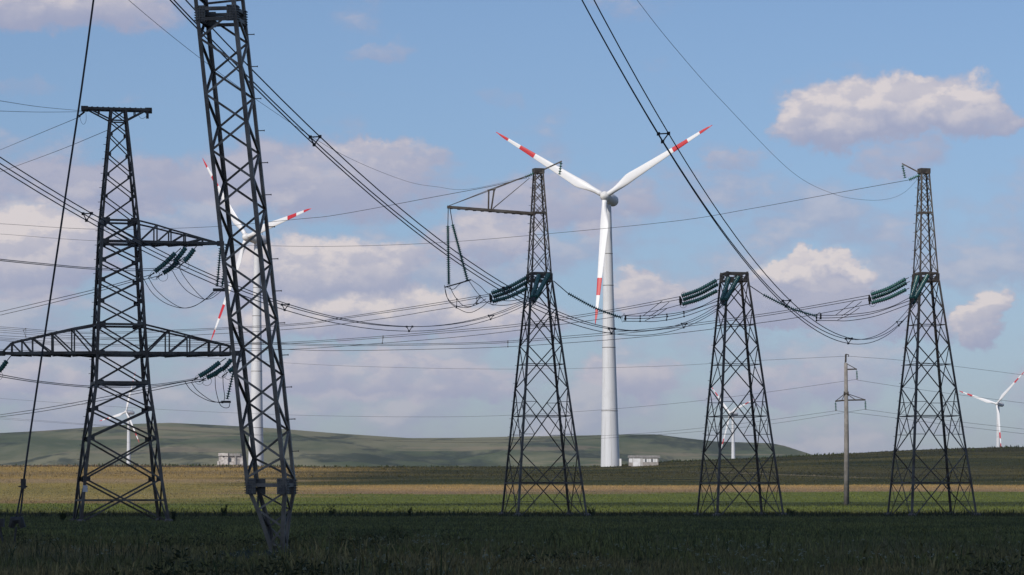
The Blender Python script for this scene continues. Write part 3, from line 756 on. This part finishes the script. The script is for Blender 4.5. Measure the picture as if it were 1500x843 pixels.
for dx_, dy_, lb in ((-278, -4, 'side-armed pylon'), (0, 0, 'short flat-topped pylon'), (277, -2, 'rightmost tall pylon')):
    triple(P(1055+dx_, 410+dy_, 300), P(997+dx_, 436+dy_, 301.5), 'thick green glass insulators reaching left from the '+lb, (.25, 1, 0), [(-.35, .05, 1), (.35, -.28, 1), (0, -.95, .78)])
    triple(P(1080+dx_, 405+dy_, 298.6), P(1061+dx_, 441+dy_, 295.0), 'green glass insulators hanging down across the front of the '+lb, (1, -.1, 0), [(-.75, .0, .35), (.2, .1, .3), (-.2, -.6, .7)], sag=.05)
# strings that hold the jumpers between the pylons
for dx_, a0, lb in ((0, (811, 412), 'side-armed pylon'), (286, (1097, 418), 'short flat-topped pylon')):
    t = thing('jumper_insulator', P(*a0, 300), 'single green insulator string slanting down to the right from the '+lb, 'insulator', 'slanting single insulators')
    a, b, c = P(*a0, 300), P(832+dx_, 430+(2 if dx_ else 0), 300), P(911+dx_, 466-(2 if dx_ else 0), 300)
    MB().tube([a, b], .045, 5).build('rod', M_wire, t); disc_string('glass_string', b, c, .2, .2, t, .22)
    ring(t, c+Vector((.15, 0, 0)), .42, (1, .3, -.2), .022)
    MB().box(c+Vector((.35, 0, 0)), .16, .1, .55).build('yoke_plate', M_plate, t)
t = thing('jumper_insulator', P(656, 304, 300), 'pair of long green insulator strings hanging from the end of the side arm', 'insulator')
for a, b, c in (((656.5, 305), (656, 331), (657.5, 418)), ((659, 305), (663, 329), (685, 412))):
    MB().tube([P(*a, 300), P(*b, 300)], .045, 5).build('rod', M_wire, t); disc_string('glass_string', P(*b, 300), P(*c, 300), .22, .2, t, core=.4)
MB().tube([P(652, 421, 300), P(670, 416, 300), P(690, 410, 300)], .07, 6).build('yoke_bar', M_plate, t)
for (T, a, b, c, d, lb) in ((T1, (822, 238), (819.5, 257), (782, 254), (769, 260), 'side-armed pylon'), (T3, (1322, 242), (1326, 262), (1347, 257), (1331, 264), 'rightmost tall pylon')):
    t = thing('peak_insulator', P(*a, Y3), 'small green insulators at the very top of the '+lb, 'insulator', 'earth wire insulators')
    disc_string('glass_string', P(*a, Y3), P(*b, Y3), .17, .22, t); disc_string('glass_string', P(*c, Y3), P(*d, Y3), .2, .16, t)
# left pylon sets
def pair(strings, Y, label, grp='insulator sets of the wide-armed pylon', r=.15, rings=True):
    t = thing('insulator_set', P(*strings[0][0], Y), label, 'insulator', grp)
    ends = []
    for i, (a, b) in enumerate(strings):
        A_, B_ = P(*a, Y+.3*i), P(*b, Y+.3*i); d = (B_-A_).normalized()
        MB().tube([A_-d*.55, A_], .035, 5).build('end_fitting', M_plate, t)
        disc_string('glass_string', A_, B_, r*1.5, .17, t, .06, core=.72); MB().tube([B_, B_+d*.6], .04, 5).build('end_fitting', M_plate, t); ends.append(B_)
        if rings: ring(t, B_+Vector((.05, 0, -.22)), .35, (0, 1, 0), .014)
    return t
pair([((257, 371), (226, 399)), ((272, 363), (255, 384)), ((262, 383), (238, 401))], YL, 'bundle of green insulators slanting left below the single upper cross-arm')
pair([((284.5, 365), (269, 384)), ], YL-1, 'short thick green insulator nearest the mast below the upper cross-arm')
pair([((322, 531), (291, 552)), ((326, 540), (302, 554)), ((339, 527), (324, 543))], YL, 'bundle of green insulators slanting left below the right lower cross-arm')
pair([((347, 534), (334, 545))], YL-1, 'short thick green insulator partly behind the mast at the lower cross-arm tip')
pair([((10, 529), (-4, 546))], YL, 'green insulator cut by the left edge under the lower cross-arm tip')
t = thing('insulator_set', tipU, 'long thin pair of hanging insulator strings at the tip of the upper cross-arm', 'insulator', 'hanging insulator strings')
for a, b in (((323, 363), (318, 421)), ((332, 358), (325.5, 421))): MB().tube([tipU, P(*a, YL)], .03, 5).build('rod', M_wire, t); disc_string('glass_string', P(*a, YL), P(*b, YL), .16, .17, t, 0)
MB().box(P(321, 425, YL), .9, .25, .22).build('yoke_plate', M_plate, t)
t = thing('insulator_set', P(346, 522, YL), 'long thin hanging insulator string at the tip of the right lower cross-arm', 'insulator', 'hanging insulator strings')
disc_string('glass_string', P(345, 532, YL), P(332.5, 586, YL), .16, .18, t, 0); MB().tube([P(346, 520, YL), P(345, 532, YL)], .03, 5).build('rod', M_wire, t)
MB().box(P(331, 589, YL), .7, .2, .16).build('yoke_plate', M_plate, t)

# ------------------------------------------------------------------ wires
def spacer(parent, c, pts, r=.035):
    mb = MB()
    for i in range(len(pts)): mb.tube([pts[i], pts[(i+1) % len(pts)]], r, 5)
    for p in pts: mb.box(p, .14, .14, .14)
    mb.build('spacer', M_plate, parent)
# heavy bundles coming from over the camera: parabolas in a vertical plane
GB = 'heavy three-cable bundles coming overhead towards the pylons'
def bundle(pend, Xn, Yn, a, b, label, offs, sp_t, r=.027, t_end=1.12):
    """pend: tower end point; (Xn, Yn): plan position for t = 1; z = z0 - a t + b t^2"""
    p0 = P(*pend); t_ = thing('cable_bundle', p0, label, 'cable bundle', GB)
    def pos_(t, o):
        k = min(1, t*14)
        d = Vector((Xn-p0.x, Yn-p0.y, 0)); s_ = Vector((-d.y, d.x, 0)).normalized()
        if s_.x < 0: s_ = -s_
        return Vector((p0.x, p0.y, p0.z-a*t+b*t*t))+d*t+s_*o[0]+Vector((0, 0, o[1]))
    for o in offs: MB().tube([pos_(t, o) for t in np.linspace(0, t_end, 46)], r, 6).build('cable', M_wire, t_, True)
    for t in sp_t: spacer(t_, None, [pos_(t, o) for o in offs], .03)
tri = [(-.20, .12), (.24, .13), (-.02, -.22)]
bundle((1061, 444, 295), -12.5, 115, 27.4, 27.1, 'triple cable bundle crossing behind the leaning mast down to the short flat-topped pylon', tri, (.17, .40, .63, .885))
bundle((1341, 444, 295), 2.96, 115, 30.2, 29.6, 'triple cable bundle dropping from top centre to the rightmost pylon', tri, (.12, .40, .63, .90))
bundle((781, 438, 295), -28, 115, 27.6, 27.1, 'triple cable bundle crossing the left pylon and falling to the side-armed pylon', tri, (.13, .33, .55, .78))
def wire_px(name, label, cat, lines, Y0, Y1, r, group=None, spacers=(), sz=None, n=10):
    """lines: rows of photo points; depth runs from Y0 at the first point to Y1 at the last"""
    def pts3(L):
        x0, x1 = L[0][0], L[-1][0]
        return [P(x, y, Y0+(Y1-Y0)*((x-x0)/(x1-x0) if x1 != x0 else 0)) for x, y in L]
    paths = [spline(pts3(L), n) for L in lines]
    if len(lines) == 1 and not spacers:
        mb = MB().tube(paths[0], r, 5); o = mb.build(name, M_wire, None, True, o=paths[0][0].copy()); return tag(o, label, cat, group)
    t = thing(name, paths[0][0], label, cat, group)
    for p in paths: MB().tube(p, r, 5).build('cable', M_wire, t, True)
    for x in spacers:
        q = []
        for p in paths: q.append(min(p, key=lambda v: abs((v.x*F/v.y+CX)-x)))
        spacer(t, None, q, r*.8)
    return t
GL = 'cable bundles running left from the big pylons'
wire_px('cable_bundle', 'three cables running left from the side-armed pylon behind the mast', 'cable bundle',
    [[(718, 431), (640, 444), (503, 465), (411, 476), (140, 487), (0, 479)], [(721, 433), (640, 447), (503, 467), (411, 478), (140, 489), (-5, 481)], [(724, 441), (640, 454), (553, 468), (405, 484), (140, 497), (0, 492)]], 301, 430, .030, GL, (33, 700))
wire_px('cable_bundle', 'three cables running left from the short flat-topped pylon', 'cable bundle',
    [[(995, 435), (901, 453), (820, 466), (700, 481), (411, 502), (140, 505), (0, 497)], [(995, 439), (901, 456), (820, 469), (700, 484), (411, 504), (140, 507), (0, 499)], [(999, 446), (963, 455), (912, 463), (826, 475), (700, 491), (560, 503), (398, 513), (140, 517), (0, 512)]], 301, 470, .031, GL, (555,))
wire_px('cable_bundle', 'three cables running left from the rightmost tall pylon', 'cable bundle',
    [[(1272, 433), (1180, 450), (1105, 462), (960, 481), (826, 493), (700, 502), (500, 505), (411, 503), (140, 494), (0, 484)], [(1272, 437), (1180, 453), (1105, 465), (960, 484), (826, 496), (700, 504), (500, 507), (411, 505), (140, 497), (0, 487)], [(1278, 445), (1182, 463), (1108, 474), (960, 492), (826, 503), (700, 510), (500, 514), (411, 512), (140, 504), (0, 495)]], 301, 510, .033, GL, (750,))
# jumpers
GJ = 'jumper cables looping under the insulators'
for dx_, lb in ((0, 'short flat-topped pylon'), (282, 'rightmost tall pylon')):
    o = lambda L: [(x+dx_, y-(1 if dx_ else 0)) for x, y in L]
    wire_px('jumper_cable', 'jumper cables looping under the left insulators of the '+lb, 'jumper cable',
      [o([(914, 463), (945, 463), (990, 459), (1025, 450), (1052, 437), (1060, 440)]), o([(914, 467), (935, 467), (968, 465), (1002, 459), (1050, 442), (1061, 442)]), o([(914, 471), (940, 471), (962, 471), (1002, 464), (1050, 447), (1062, 444)])], 300, 296, .034, GJ, (937, 978, 1003))
    wire_px('jumper_cable', 'short slanting link cables just left of the '+lb, 'jumper cable',
      [o([(942, 463), (956, 452), (970, 441)]), o([(951, 464), (966, 454), (980, 443)]), o([(945, 470), (962, 462), (977, 452)])], 300, 301, .032, 'slanting link cables between jumpers and upper cables')
wire_px('jumper_cable', 'looping jumper cables under the hanging insulators of the side arm', 'jumper cable',
    [[(651, 418), (655, 436), (669, 449), (689, 450), (700, 440), (705, 436)], [(658, 419), (668, 437), (681, 449), (697, 447), (712, 438)], [(651, 420), (658, 442), (676, 455), (690, 458), (706, 450), (716, 441)]], 300, 300.5, .032, None, (669,))
wire_px('jumper_cable', 'jumper cables sweeping right from the side arm insulators to the pylon front', 'jumper cable',
    [[(687, 412), (700, 430), (717, 445), (745, 447), (778, 437)], [(690, 410), (704, 420), (716, 431), (742, 441), (778, 436)], [(653, 420), (664, 424), (674, 416), (689, 411)]], 300, 296.5, .032, None, ())
# left pylon's cables
YW = YL
wire_px('cable_pair', 'two thin cables from the upper cross-arm insulators running down to the left edge', 'cable pair', [[(226, 401), (210, 406), (190, 411), (140, 424), (60, 443), (0, 457)], [(238, 403), (214, 409), (190, 414), (140, 428), (60, 448), (0, 462)]], YL, 330, .03, None, ())
wire_px('cable_pair', 'nearly level pair of cables crossing the left pylon below its upper arm', 'cable pair', [[(269, 386), (250, 390), (215, 394), (141, 393), (60, 386), (0, 380)], [(262, 388), (240, 394), (205, 397), (141, 395), (60, 388), (0, 382)]], YL-1, 150, .022, None, ())
wire_px('cable_pair', 'pair of cables from the right lower cross-arm sagging to the left edge', 'cable pair', [[(290, 553), (273, 557), (220, 564), (141, 566), (60, 559), (0, 549)], [(290, 555), (270, 559), (220, 566), (141, 568), (60, 561), (0, 552)]], YL-1, 150, .022, None, ())
wire_px('cable_pair', 'pair of cables from the right lower cross-arm falling to the far left field', 'cable pair', [[(301, 555), (273, 559), (220, 569), (121, 588), (60, 599), (0, 608)], [(302, 557), (273, 562), (220, 573), (121, 592), (60, 603), (0, 611)]], YL, 330, .03, None, ())
wire_px('jumper_cable', 'deep double loops of jumper cable below the upper cross-arm', 'jumper cable', [[(209, 406), (222, 428), (240, 443), (262, 451), (280, 450), (298, 441), (312, 428)], [(218, 408), (228, 424), (246, 440), (266, 451), (284, 449), (300, 439), (314, 428)]], YL, YL, .024, None, ())
wire_px('jumper_cable', 'second loops of jumper cable from the upper insulators to the hanging strings', 'jumper cable', [[(252, 396), (262, 413), (276, 428), (296, 438), (310, 437), (325, 426)], [(261, 390), (270, 406), (284, 424), (297, 437), (303, 438), (318, 428)]], YL, YL, .024, None, ())
wire_px('jumper_cable', 'jumper cables under the right lower cross-arm ending at the hanging string', 'jumper cable', [[(271, 560), (280, 572), (296, 583), (312, 589), (327, 589)], [(280, 560), (288, 571), (300, 581), (312, 588), (327, 591)]], YL, YL, .026, None, ())
wire_px('jumper_cable', 'narrow hanging cable loops right under the lower cross-arm insulators', 'jumper cable', [[(315, 552), (316, 570), (321, 590), (327, 597), (335, 597), (337, 589)], [(326.5, 549), (327, 565), (329, 580), (328, 588)]], YL, YL, .026, None, ())
wire_px('jumper_cable', 'small slack loop of wire under the left end of the top beam', 'jumper cable', [[(117, 172), (119, 179), (122.5, 182.5), (126, 177), (126, 165)]], YL, YL, .012)
wire_px('jumper_cable', 'small slack wire under the right end of the top beam', 'jumper cable', [[(202, 168), (207, 174), (213, 172), (216, 168)]], YL, YL, .014)
plate('clamp', TL.root, P(216, 169, YL), .18, .18, .5, M_plate)
MB().tube([P(115, 171, YL), P(124, 164, YL)], .07, 6).build('end_fitting', M_plate, TL.root)
# thin single wires
GW = 'thin single wires against the sky'
def single(label, pts, Y0, Y1, r=.014): wire_px('overhead_wire', label, 'wire', [pts], Y0, Y1, r, GW)
single('thin wire entering at the left edge and rising slightly to the top beam', [(124, 163), (60, 157), (0, 148)], YL, 150, .014)
single('thin level wire from the left edge to the top beam of the left pylon', [(124, 164), (60, 164.5), (0, 163)], YL, 170, .014)
single('thin wire slanting down left from the top beam end to the left edge', [(118, 171), (60, 195), (0, 220)], YL, 340, .022)
single('thin wire slanting down left from the body of the left pylon', [(160, 190), (90, 219), (20, 245), (0, 252)], YL+1, 340, .022)
single('thin wire dropping from top left behind the mast to the spire of the side-armed pylon', [(782, 257), (690, 277), (640, 274), (590, 264), (500, 226), (400, 163), (295, 87), (188, 0), (60, -118)], 300, 110, .013)
single('thin wire sagging left from the spire of the side-armed pylon', [(770, 261), (720, 273), (640, 288), (500, 314), (440, 321), (300, 333), (140, 336), (0, 328)], 300, 470, .028)
single('thin wire curving from top centre down to the spire of the rightmost pylon', [(1345, 262), (1325, 282), (1300, 292), (1265, 293), (1220, 284), (1160, 252), (1060, 151), (990, 72), (933, 0), (850, -115)], 300, 110, .013)
single('long faint wire running left from the spire of the rightmost pylon', [(1331, 264), (1220, 284), (1100, 306), (990, 324), (800, 343), (640, 356), (500, 361), (380, 360), (140, 353), (0, 343)], 300, 520, .026)
# concrete pole line
GPw = 'faint wires of the concrete pole line'
def pw(label, pts, Y0, Y1): wire_px('overhead_wire', label, 'wire', [pts], Y0, Y1, .020, GPw)
pw('faint top wire of the concrete pole line across the middle of the sky', [(1241, 522), (1100, 529), (960, 537), (750, 541), (560, 538), (420, 532), (200, 517), (0, 499)], 400, 640)
pw('faint wire of the concrete pole running right from its tip to the edge', [(1241, 522), (1320, 528), (1400, 537), (1510, 551)], 400, 420)
pw('faint wire from the upper arm of the pole running to the left edge', [(1255, 556), (1100, 578), (960, 594), (800, 606), (640, 611), (420, 608), (200, 598), (0, 584)], 400, 640)
pw('faint wire from the upper arm of the pole running to the right edge', [(1255, 557), (1320, 567), (1400, 578), (1510, 592)], 400, 420)
pw('faint wire from the left arm of the pole running to the left edge', [(1225, 602), (1100, 619), (968, 633), (850, 640), (700, 645), (500, 642), (250, 630), (0, 612)], 400, 640)
pw('faint wire from the left arm of the pole running right below the others', [(1225, 602), (1300, 611), (1400, 624), (1510, 637)], 400, 420)
pw('faint wire from the right arm of the pole running far to the left', [(1267, 600), (1100, 625), (920, 640), (750, 648), (560, 646), (300, 634), (0, 614)], 400, 640)
pw('faint wire from the right arm of the pole running to the right edge', [(1267, 600), (1340, 610), (1420, 620), (1510, 630)], 400, 420)

# ------------------------------------------------------------------ concrete pole
YP = 400
cpx, cpy = 1240, 741
pb = P(cpx, cpy, YP); pb.z = gzf(pb.x, pb.y)-.2
t = thing('utility_pole', pb, 'slim concrete pole with three small arms standing between the two right pylons', 'utility pole')
MB().tube([pb, P(1240, 640, YP), P(1239, 532, YP)], [.36, .31, .22], 14).build('pole', M_conc, t, True)
MB().tube([P(1239, 531, YP), P(1239.2, 519, YP)], .10, 6).build('spike', M_plate, t); MB().tube([P(1239, 519, YP), P(1243, 520, YP), P(1243, 523, YP)], .06, 5).build('wire_bracket', M_plate, t)
MB().tube([P(1237.5, 542, YP), P(1238.5, 519, YP)], .06, 5).build('spike', M_plate, t)
MB().tube([P(1239, 541.5, YP), P(1255, 541, YP)], .09, 5).build('cross_arm', M_plate, t); MB().tube([P(1240, 533, YP), P(1254.5, 541, YP)], .05, 5).build('arm_stay', M_plate, t)
MB().tube([P(1223.5, 588, YP), P(1240, 586.5, YP), P(1267.5, 586, YP)], .10, 5).build('cross_arm', M_plate, t)
for a, b in (((1238, 577), (1224.5, 587.5)), ((1240, 577), (1253, 586)), ((1241, 577), (1266, 585.5)), ((1238, 577), (1233, 587))): MB().tube([P(*a, YP), P(*b, YP)], .05, 5).build('arm_stay', M_plate, t)
MB().tube([P(1236, 577, YP), P(1243, 577, YP)], .3, 8).build('collar', M_plate, t)
for x, y0, y1, lb in ((1255, 543, 556, 'upper arm'), (1224, 589, 602, 'left lower arm'), (1267.5, 587, 600, 'right lower arm')):
    i = thing('pole_insulator', P(x, y0, YP), 'short hanging insulator at the end of the '+lb+' of the concrete pole', 'insulator', 'insulators on the concrete pole')
    disc_string('glass_string', P(x, y0+1, YP), P(x+.5, y1-1, YP), .16, .17, i); MB().tube([P(x, y0-2, YP), P(x, y0+1, YP)], .03, 5).build('hook', M_plate, i)
    MB().box(P(x+.5, y1-.5, YP), .2, .1, .12).build('clamp', M_plate, i)

# ------------------------------------------------------------------ wind turbines (hub 69 m, blades 34 m)
BL = 34.2
def blade_mesh():
    vs, fs = [], []; ns, k = 34, 16
    for i in range(ns+1):
        u = i/ns; u = u**1.0; z = .9+(BL-.9)*u
        if u < .05: ch, th, ax = 1.35, 1.35, 0
        else:
            w = min(1, (u-.05)/.17); w = w*w*(3-2*w)
            chm = 2.5*(1-((u-.22)/.78)**.85*.80) if u > .22 else 2.5
            ch = 1.35+(chm-1.35)*w if u <= .22 else chm
            th = 1.35*(1-w)+w*ch*(.26-.12*u)
            if u > .93: q = max(.12, 1-(u-.93)/.07); ch *= q**.6; th *= q**.6
        tw = R(14)*(1-u)**2-R(1)
        wf = min(1, max(0, (u-.05)/.17))
        for j in range(k):
            a = 2*math.pi*j/k; x = math.cos(a)*ch/2; y = math.sin(a)*th/2
            if wf > 0:
                x = x+ch*.22*wf                       # trailing edge to +x
                f_ = (x/ch+.28); y *= (1-.75*wf*max(0, f_-.25))
            xr = x*math.cos(tw)-y*math.sin(tw); yr = x*math.sin(tw)+y*math.cos(tw)
            vs.append((xr, yr, z))
    for i in range(ns):
        for j in range(k): fs.append([i*k+j, i*k+(j+1) % k, (i+1)*k+(j+1) % k, (i+1)*k+j])
    fs.append(list(range(k))[::-1]); fs.append([ns*k+j for j in range(k)])
    return mesh('turbine_blade', vs, fs, M_blade, True)
BM = blade_mesh()
GT = 'wind turbines with red striped blades'
def revolve(name, pts, axis_o, axis, m, parent, k=20):
    """pts: (distance along the axis, radius)"""
    return MB().tube([Vector(axis_o)+Vector(axis)*d for d, r in pts], [max(r, .01) for d, r in pts], k).build(name, m, parent, True)
def turbine(Y, hub, tower_x, yaw, phase, label, lean=0.0, sections=True, tx_top=None, cone=5.0):
    q = Y/F
    hubp = P(hub[0], hub[1], Y); n = Vector((-math.sin(yaw), -math.cos(yaw), 0))
    nt = (n*math.cos(R(5))+Vector((0, 0, math.sin(R(5))))).normalized()
    base = Vector(((tower_x-CX)*q, Y, 0)); base.z = hubp.z-69.5
    gzv = gzf(base.x, base.y)
    top = Vector((hubp.x-n.x*4.2 if tx_top is None else (tx_top-CX)*q, Y, hubp.z-1.5)); top.y = Y
    hubp = Vector((hubp.x, Y-abs(n.y)*4.2, hubp.z))
    base.z = min(base.z, gzv)-.5 if Y > 1200 else gzv-.3
    t = thing('wind_turbine', base, label, 'wind turbine', GT)
    Ht = top.z-base.z
    lv_ = [0, .215, .455, .69, .81, 1.0]; rad = lambda f: np.interp(f, [0, .32, .61, 1], [2.5, 1.92, 1.48, 1.02])
    for a, b in zip(lv_[:-1], lv_[1:]):
        fs = np.linspace(a, b, 5)
        MB().tube([base.lerp(top, f) for f in fs], [float(rad(f)) for f in fs], 32, False).build('tower_section', M_turb, t, True)
        if b < 1: 
            c = base.lerp(top, b); MB().tube([c-Vector((0, 0, .09)), c+Vector((0, 0, .09))], float(rad(b))+.05, 32).build('flange', M_roof, t, True)
    nb = hubp-nt*1.2
    revolve('nacelle', [(0, 1.05), (-.6, 1.3), (-2.0, 1.5), (-4, 1.6), (-5.6, 1.5), (-6.6, 1.15), (-7.0, .5)], nb, nt, M_turb, t)
    revolve('hub', [(1.5, .1), (1.38, .5), (1.0, .95), (.4, 1.25), (-.6, 1.3), (-1.15, 1.2)], hubp, nt, M_white, t)
    MB().tube([nb-nt*5+Vector((0, 0, 1.4)), nb-nt*5+Vector((0, 0, 2.8))], .06, 5).build('weather_mast', M_dark, t)
    r = Vector((math.cos(yaw), -math.sin(yaw), 0)); u = r.cross(nt); u = u if u.z > 0 else -u
    for i in range(3):
        a = R(phase)+i*2*math.pi/3
        b = r*math.cos(a)+u*math.sin(a); tr = -r*math.sin(a)+u*math.cos(a)
        bz = (b*math.cos(R(cone))+nt*math.sin(R(cone))).normalized(); bx = tr; by = bz.cross(bx).normalized()
        if by.dot(nt) > 0: pass
        o = link('blade', BM, t)
        o.matrix_local = Matrix.Translation(hubp-off(t)) @ Matrix(((bx.x, by.x, bz.x), (bx.y, by.y, bz.y), (bx.z, by.z, bz.z))).to_4x4()
    if Y < 1200:
        MB().box(base+Vector((2.6, -.8, 1.2)), .5, .5, 2.2).build('cabinet', M_white, t)
    return t
turbine(800, (885.5, 290), 894, R(20), 29.3, 'largest wind turbine in full view right of the centre, its tower unobstructed', tx_top=889.5, cone=6.5)
turbine(945, (362.5, 349), 374.8, R(47), 10.4, 'wind turbine directly behind the leaning mast', cone=4)
turbine(2480, (185.3, 604), 188.5, R(46), 71.5, 'distant small wind turbine seen through the lower body of the left pylon', cone=2.5, tx_top=188.5)
turbine(2550, (1069, 605.5), 1075, R(55), 17.5, 'distant small wind turbine seen through the short flat-topped pylon', cone=3, tx_top=1073.5)
turbine(2250, (1459, 592), 1463, R(44), 42.7, 'distant wind turbine above the dark slope near the right edge', cone=4, tx_top=1462)

# ------------------------------------------------------------------ cabins
def at_ground(px, Y, dz=0): x = (px-CX)*Y/F; return Vector((x, Y, gzf(x, Y)+dz))
# right: cabin trailer
Yc = 785; s_ = Yc/F
b = at_ground(943, Yc); base_z = EYE+(HY-686.5)*s_; b.z = max(b.z, base_z-.2)
t = thing('cabin_trailer', b, 'grey cabin with white door and row of small windows beside the big turbine', 'cabin')
def bx(name, x0, x1, y0, y1, m, d0=-1.3, d1=1.3, par=None):
    a, c = P(x0, y1, Yc), P(x1, y0, Yc)
    return MB().box(((a.x+c.x)/2, Yc+(d0+d1)/2, (a.z+c.z)/2), c.x-a.x, d1-d0, c.z-a.z).build(name, m, par or t)
bx('body', 921, 964, 670.5, 683, M_cabin)
bx('roof', 919.8, 966.5, 667.5, 671, M_roof, -1.5, 1.5)
bx('door', 928, 938, 672, 683.2, M_white, -1.38, -1.303)
bx('corner_panel', 921.3, 926.2, 672, 678, M_white, -1.36, -1.303)
for x in (926.8, 939.5): bx('corner_post', x, x+1.1, 671, 683, M_white, -1.37, -1.303)
for x in (943, 948.3, 951.8, 957.5, 961): w = bx('window', x-1.5, x+1.5, 672.6, 677.4, M_white, -1.36, -1.303); 
for x in (945.8, 955): bx('pane', x-1.0, x+1.0, 672.8, 677.2, M_pane, -1.34, -1.303)
bx('door_step', 924, 939, 683.2, 686.5, M_conc, -1.9, -1.2); bx('underframe', 939.5, 967.5, 683.1, 684.1, M_dark, -1.0, 1.0)
for x in (945, 951, 958, 963):
    c = P(x, 685, Yc); MB().tube([c+Vector((0, -1.1, 0)), c+Vector((0, -.75, 0))], .42, 12).build('wheel', M_dark, t)
bx('foundation', 939.5, 966, 684, 689, M_dark, -.7, 1.0)
for x, lb in ((966, 'left'), (968.5, 'right')):
    o = MB().tube([P(x, 687.5, Yc-8), P(x, 686.2, Yc-8)], .15, 8).build('white_marker', M_white, None, o=P(x, 688, Yc-8)); tag(o, 'tiny white marker, the '+lb+' of two low in the grass by the cabin', 'marker', 'small white markers by the cabin')
# left: small whitewashed hut
Yh = 925; s_ = Yh/F
b = at_ground(339, Yh); t = thing('hut', b, 'weathered white hut with a flat roof beside the turbine behind the leaning mast', 'hut')
def hx_(name, x0, x1, y0, y1, m, d0=-2, d1=2):
    a, c = P(x0, y1, Yh), P(x1, y0, Yh)
    return MB().box(((a.x+c.x)/2, Yh+(d0+d1)/2, (a.z+c.z)/2), c.x-a.x, d1-d0, c.z-a.z).build(name, m, t)
hx_('wall', 321.5, 335, 668, 681.5, M_plaster, -2.2); hx_('wall', 335, 356.5, 668.6, 681.5, M_plaster, -1.6)
hx_('roof', 320.8, 335.3, 664.2, 668.2, M_plaster, -2.5, 2.3); hx_('roof', 335.2, 353, 664.8, 668.4, M_roof, -2.1, 2.2)
hx_('window', 335.8, 339.6, 671.5, 677, M_pane, -1.66, -1.603); hx_('vent', 327.5, 330, 669, 670.3, M_dark, -2.25, -2.203)
hx_('pillar', 344.5, 347, 668, 680.8, M_roof, -2.0, -1.61); hx_('buttress', 319.5, 322.5, 676, 682, M_plaster, -2.4, -1.2)
hx_('door', 348, 351.5, 672, 681, M_roof, -1.66, -1.603)
hx_('plinth', 320, 357, 681, 684, M_conc_foot, -2.3, 2)

# ------------------------------------------------------------------ thin air over the plain
mh = bpy.data.materials.new('thin_haze'); mh.use_nodes = True; N = NT(mh.node_tree); N.n.clear()
pv = N.new('ShaderNodeVolumePrincipled'); pv.inputs['Color'].default_value = (.86, .92, 1, 1); pv.inputs['Density'].default_value = 4.0e-5; pv.inputs['Anisotropy'].default_value = .2
ho = N.new('ShaderNodeOutputMaterial'); N.l.new(pv.outputs[0], ho.inputs['Volume'])
h = MB().box((0, 4200, 85), 16500, 9800, 200).build('haze', mh); tag(h, kind='stuff')
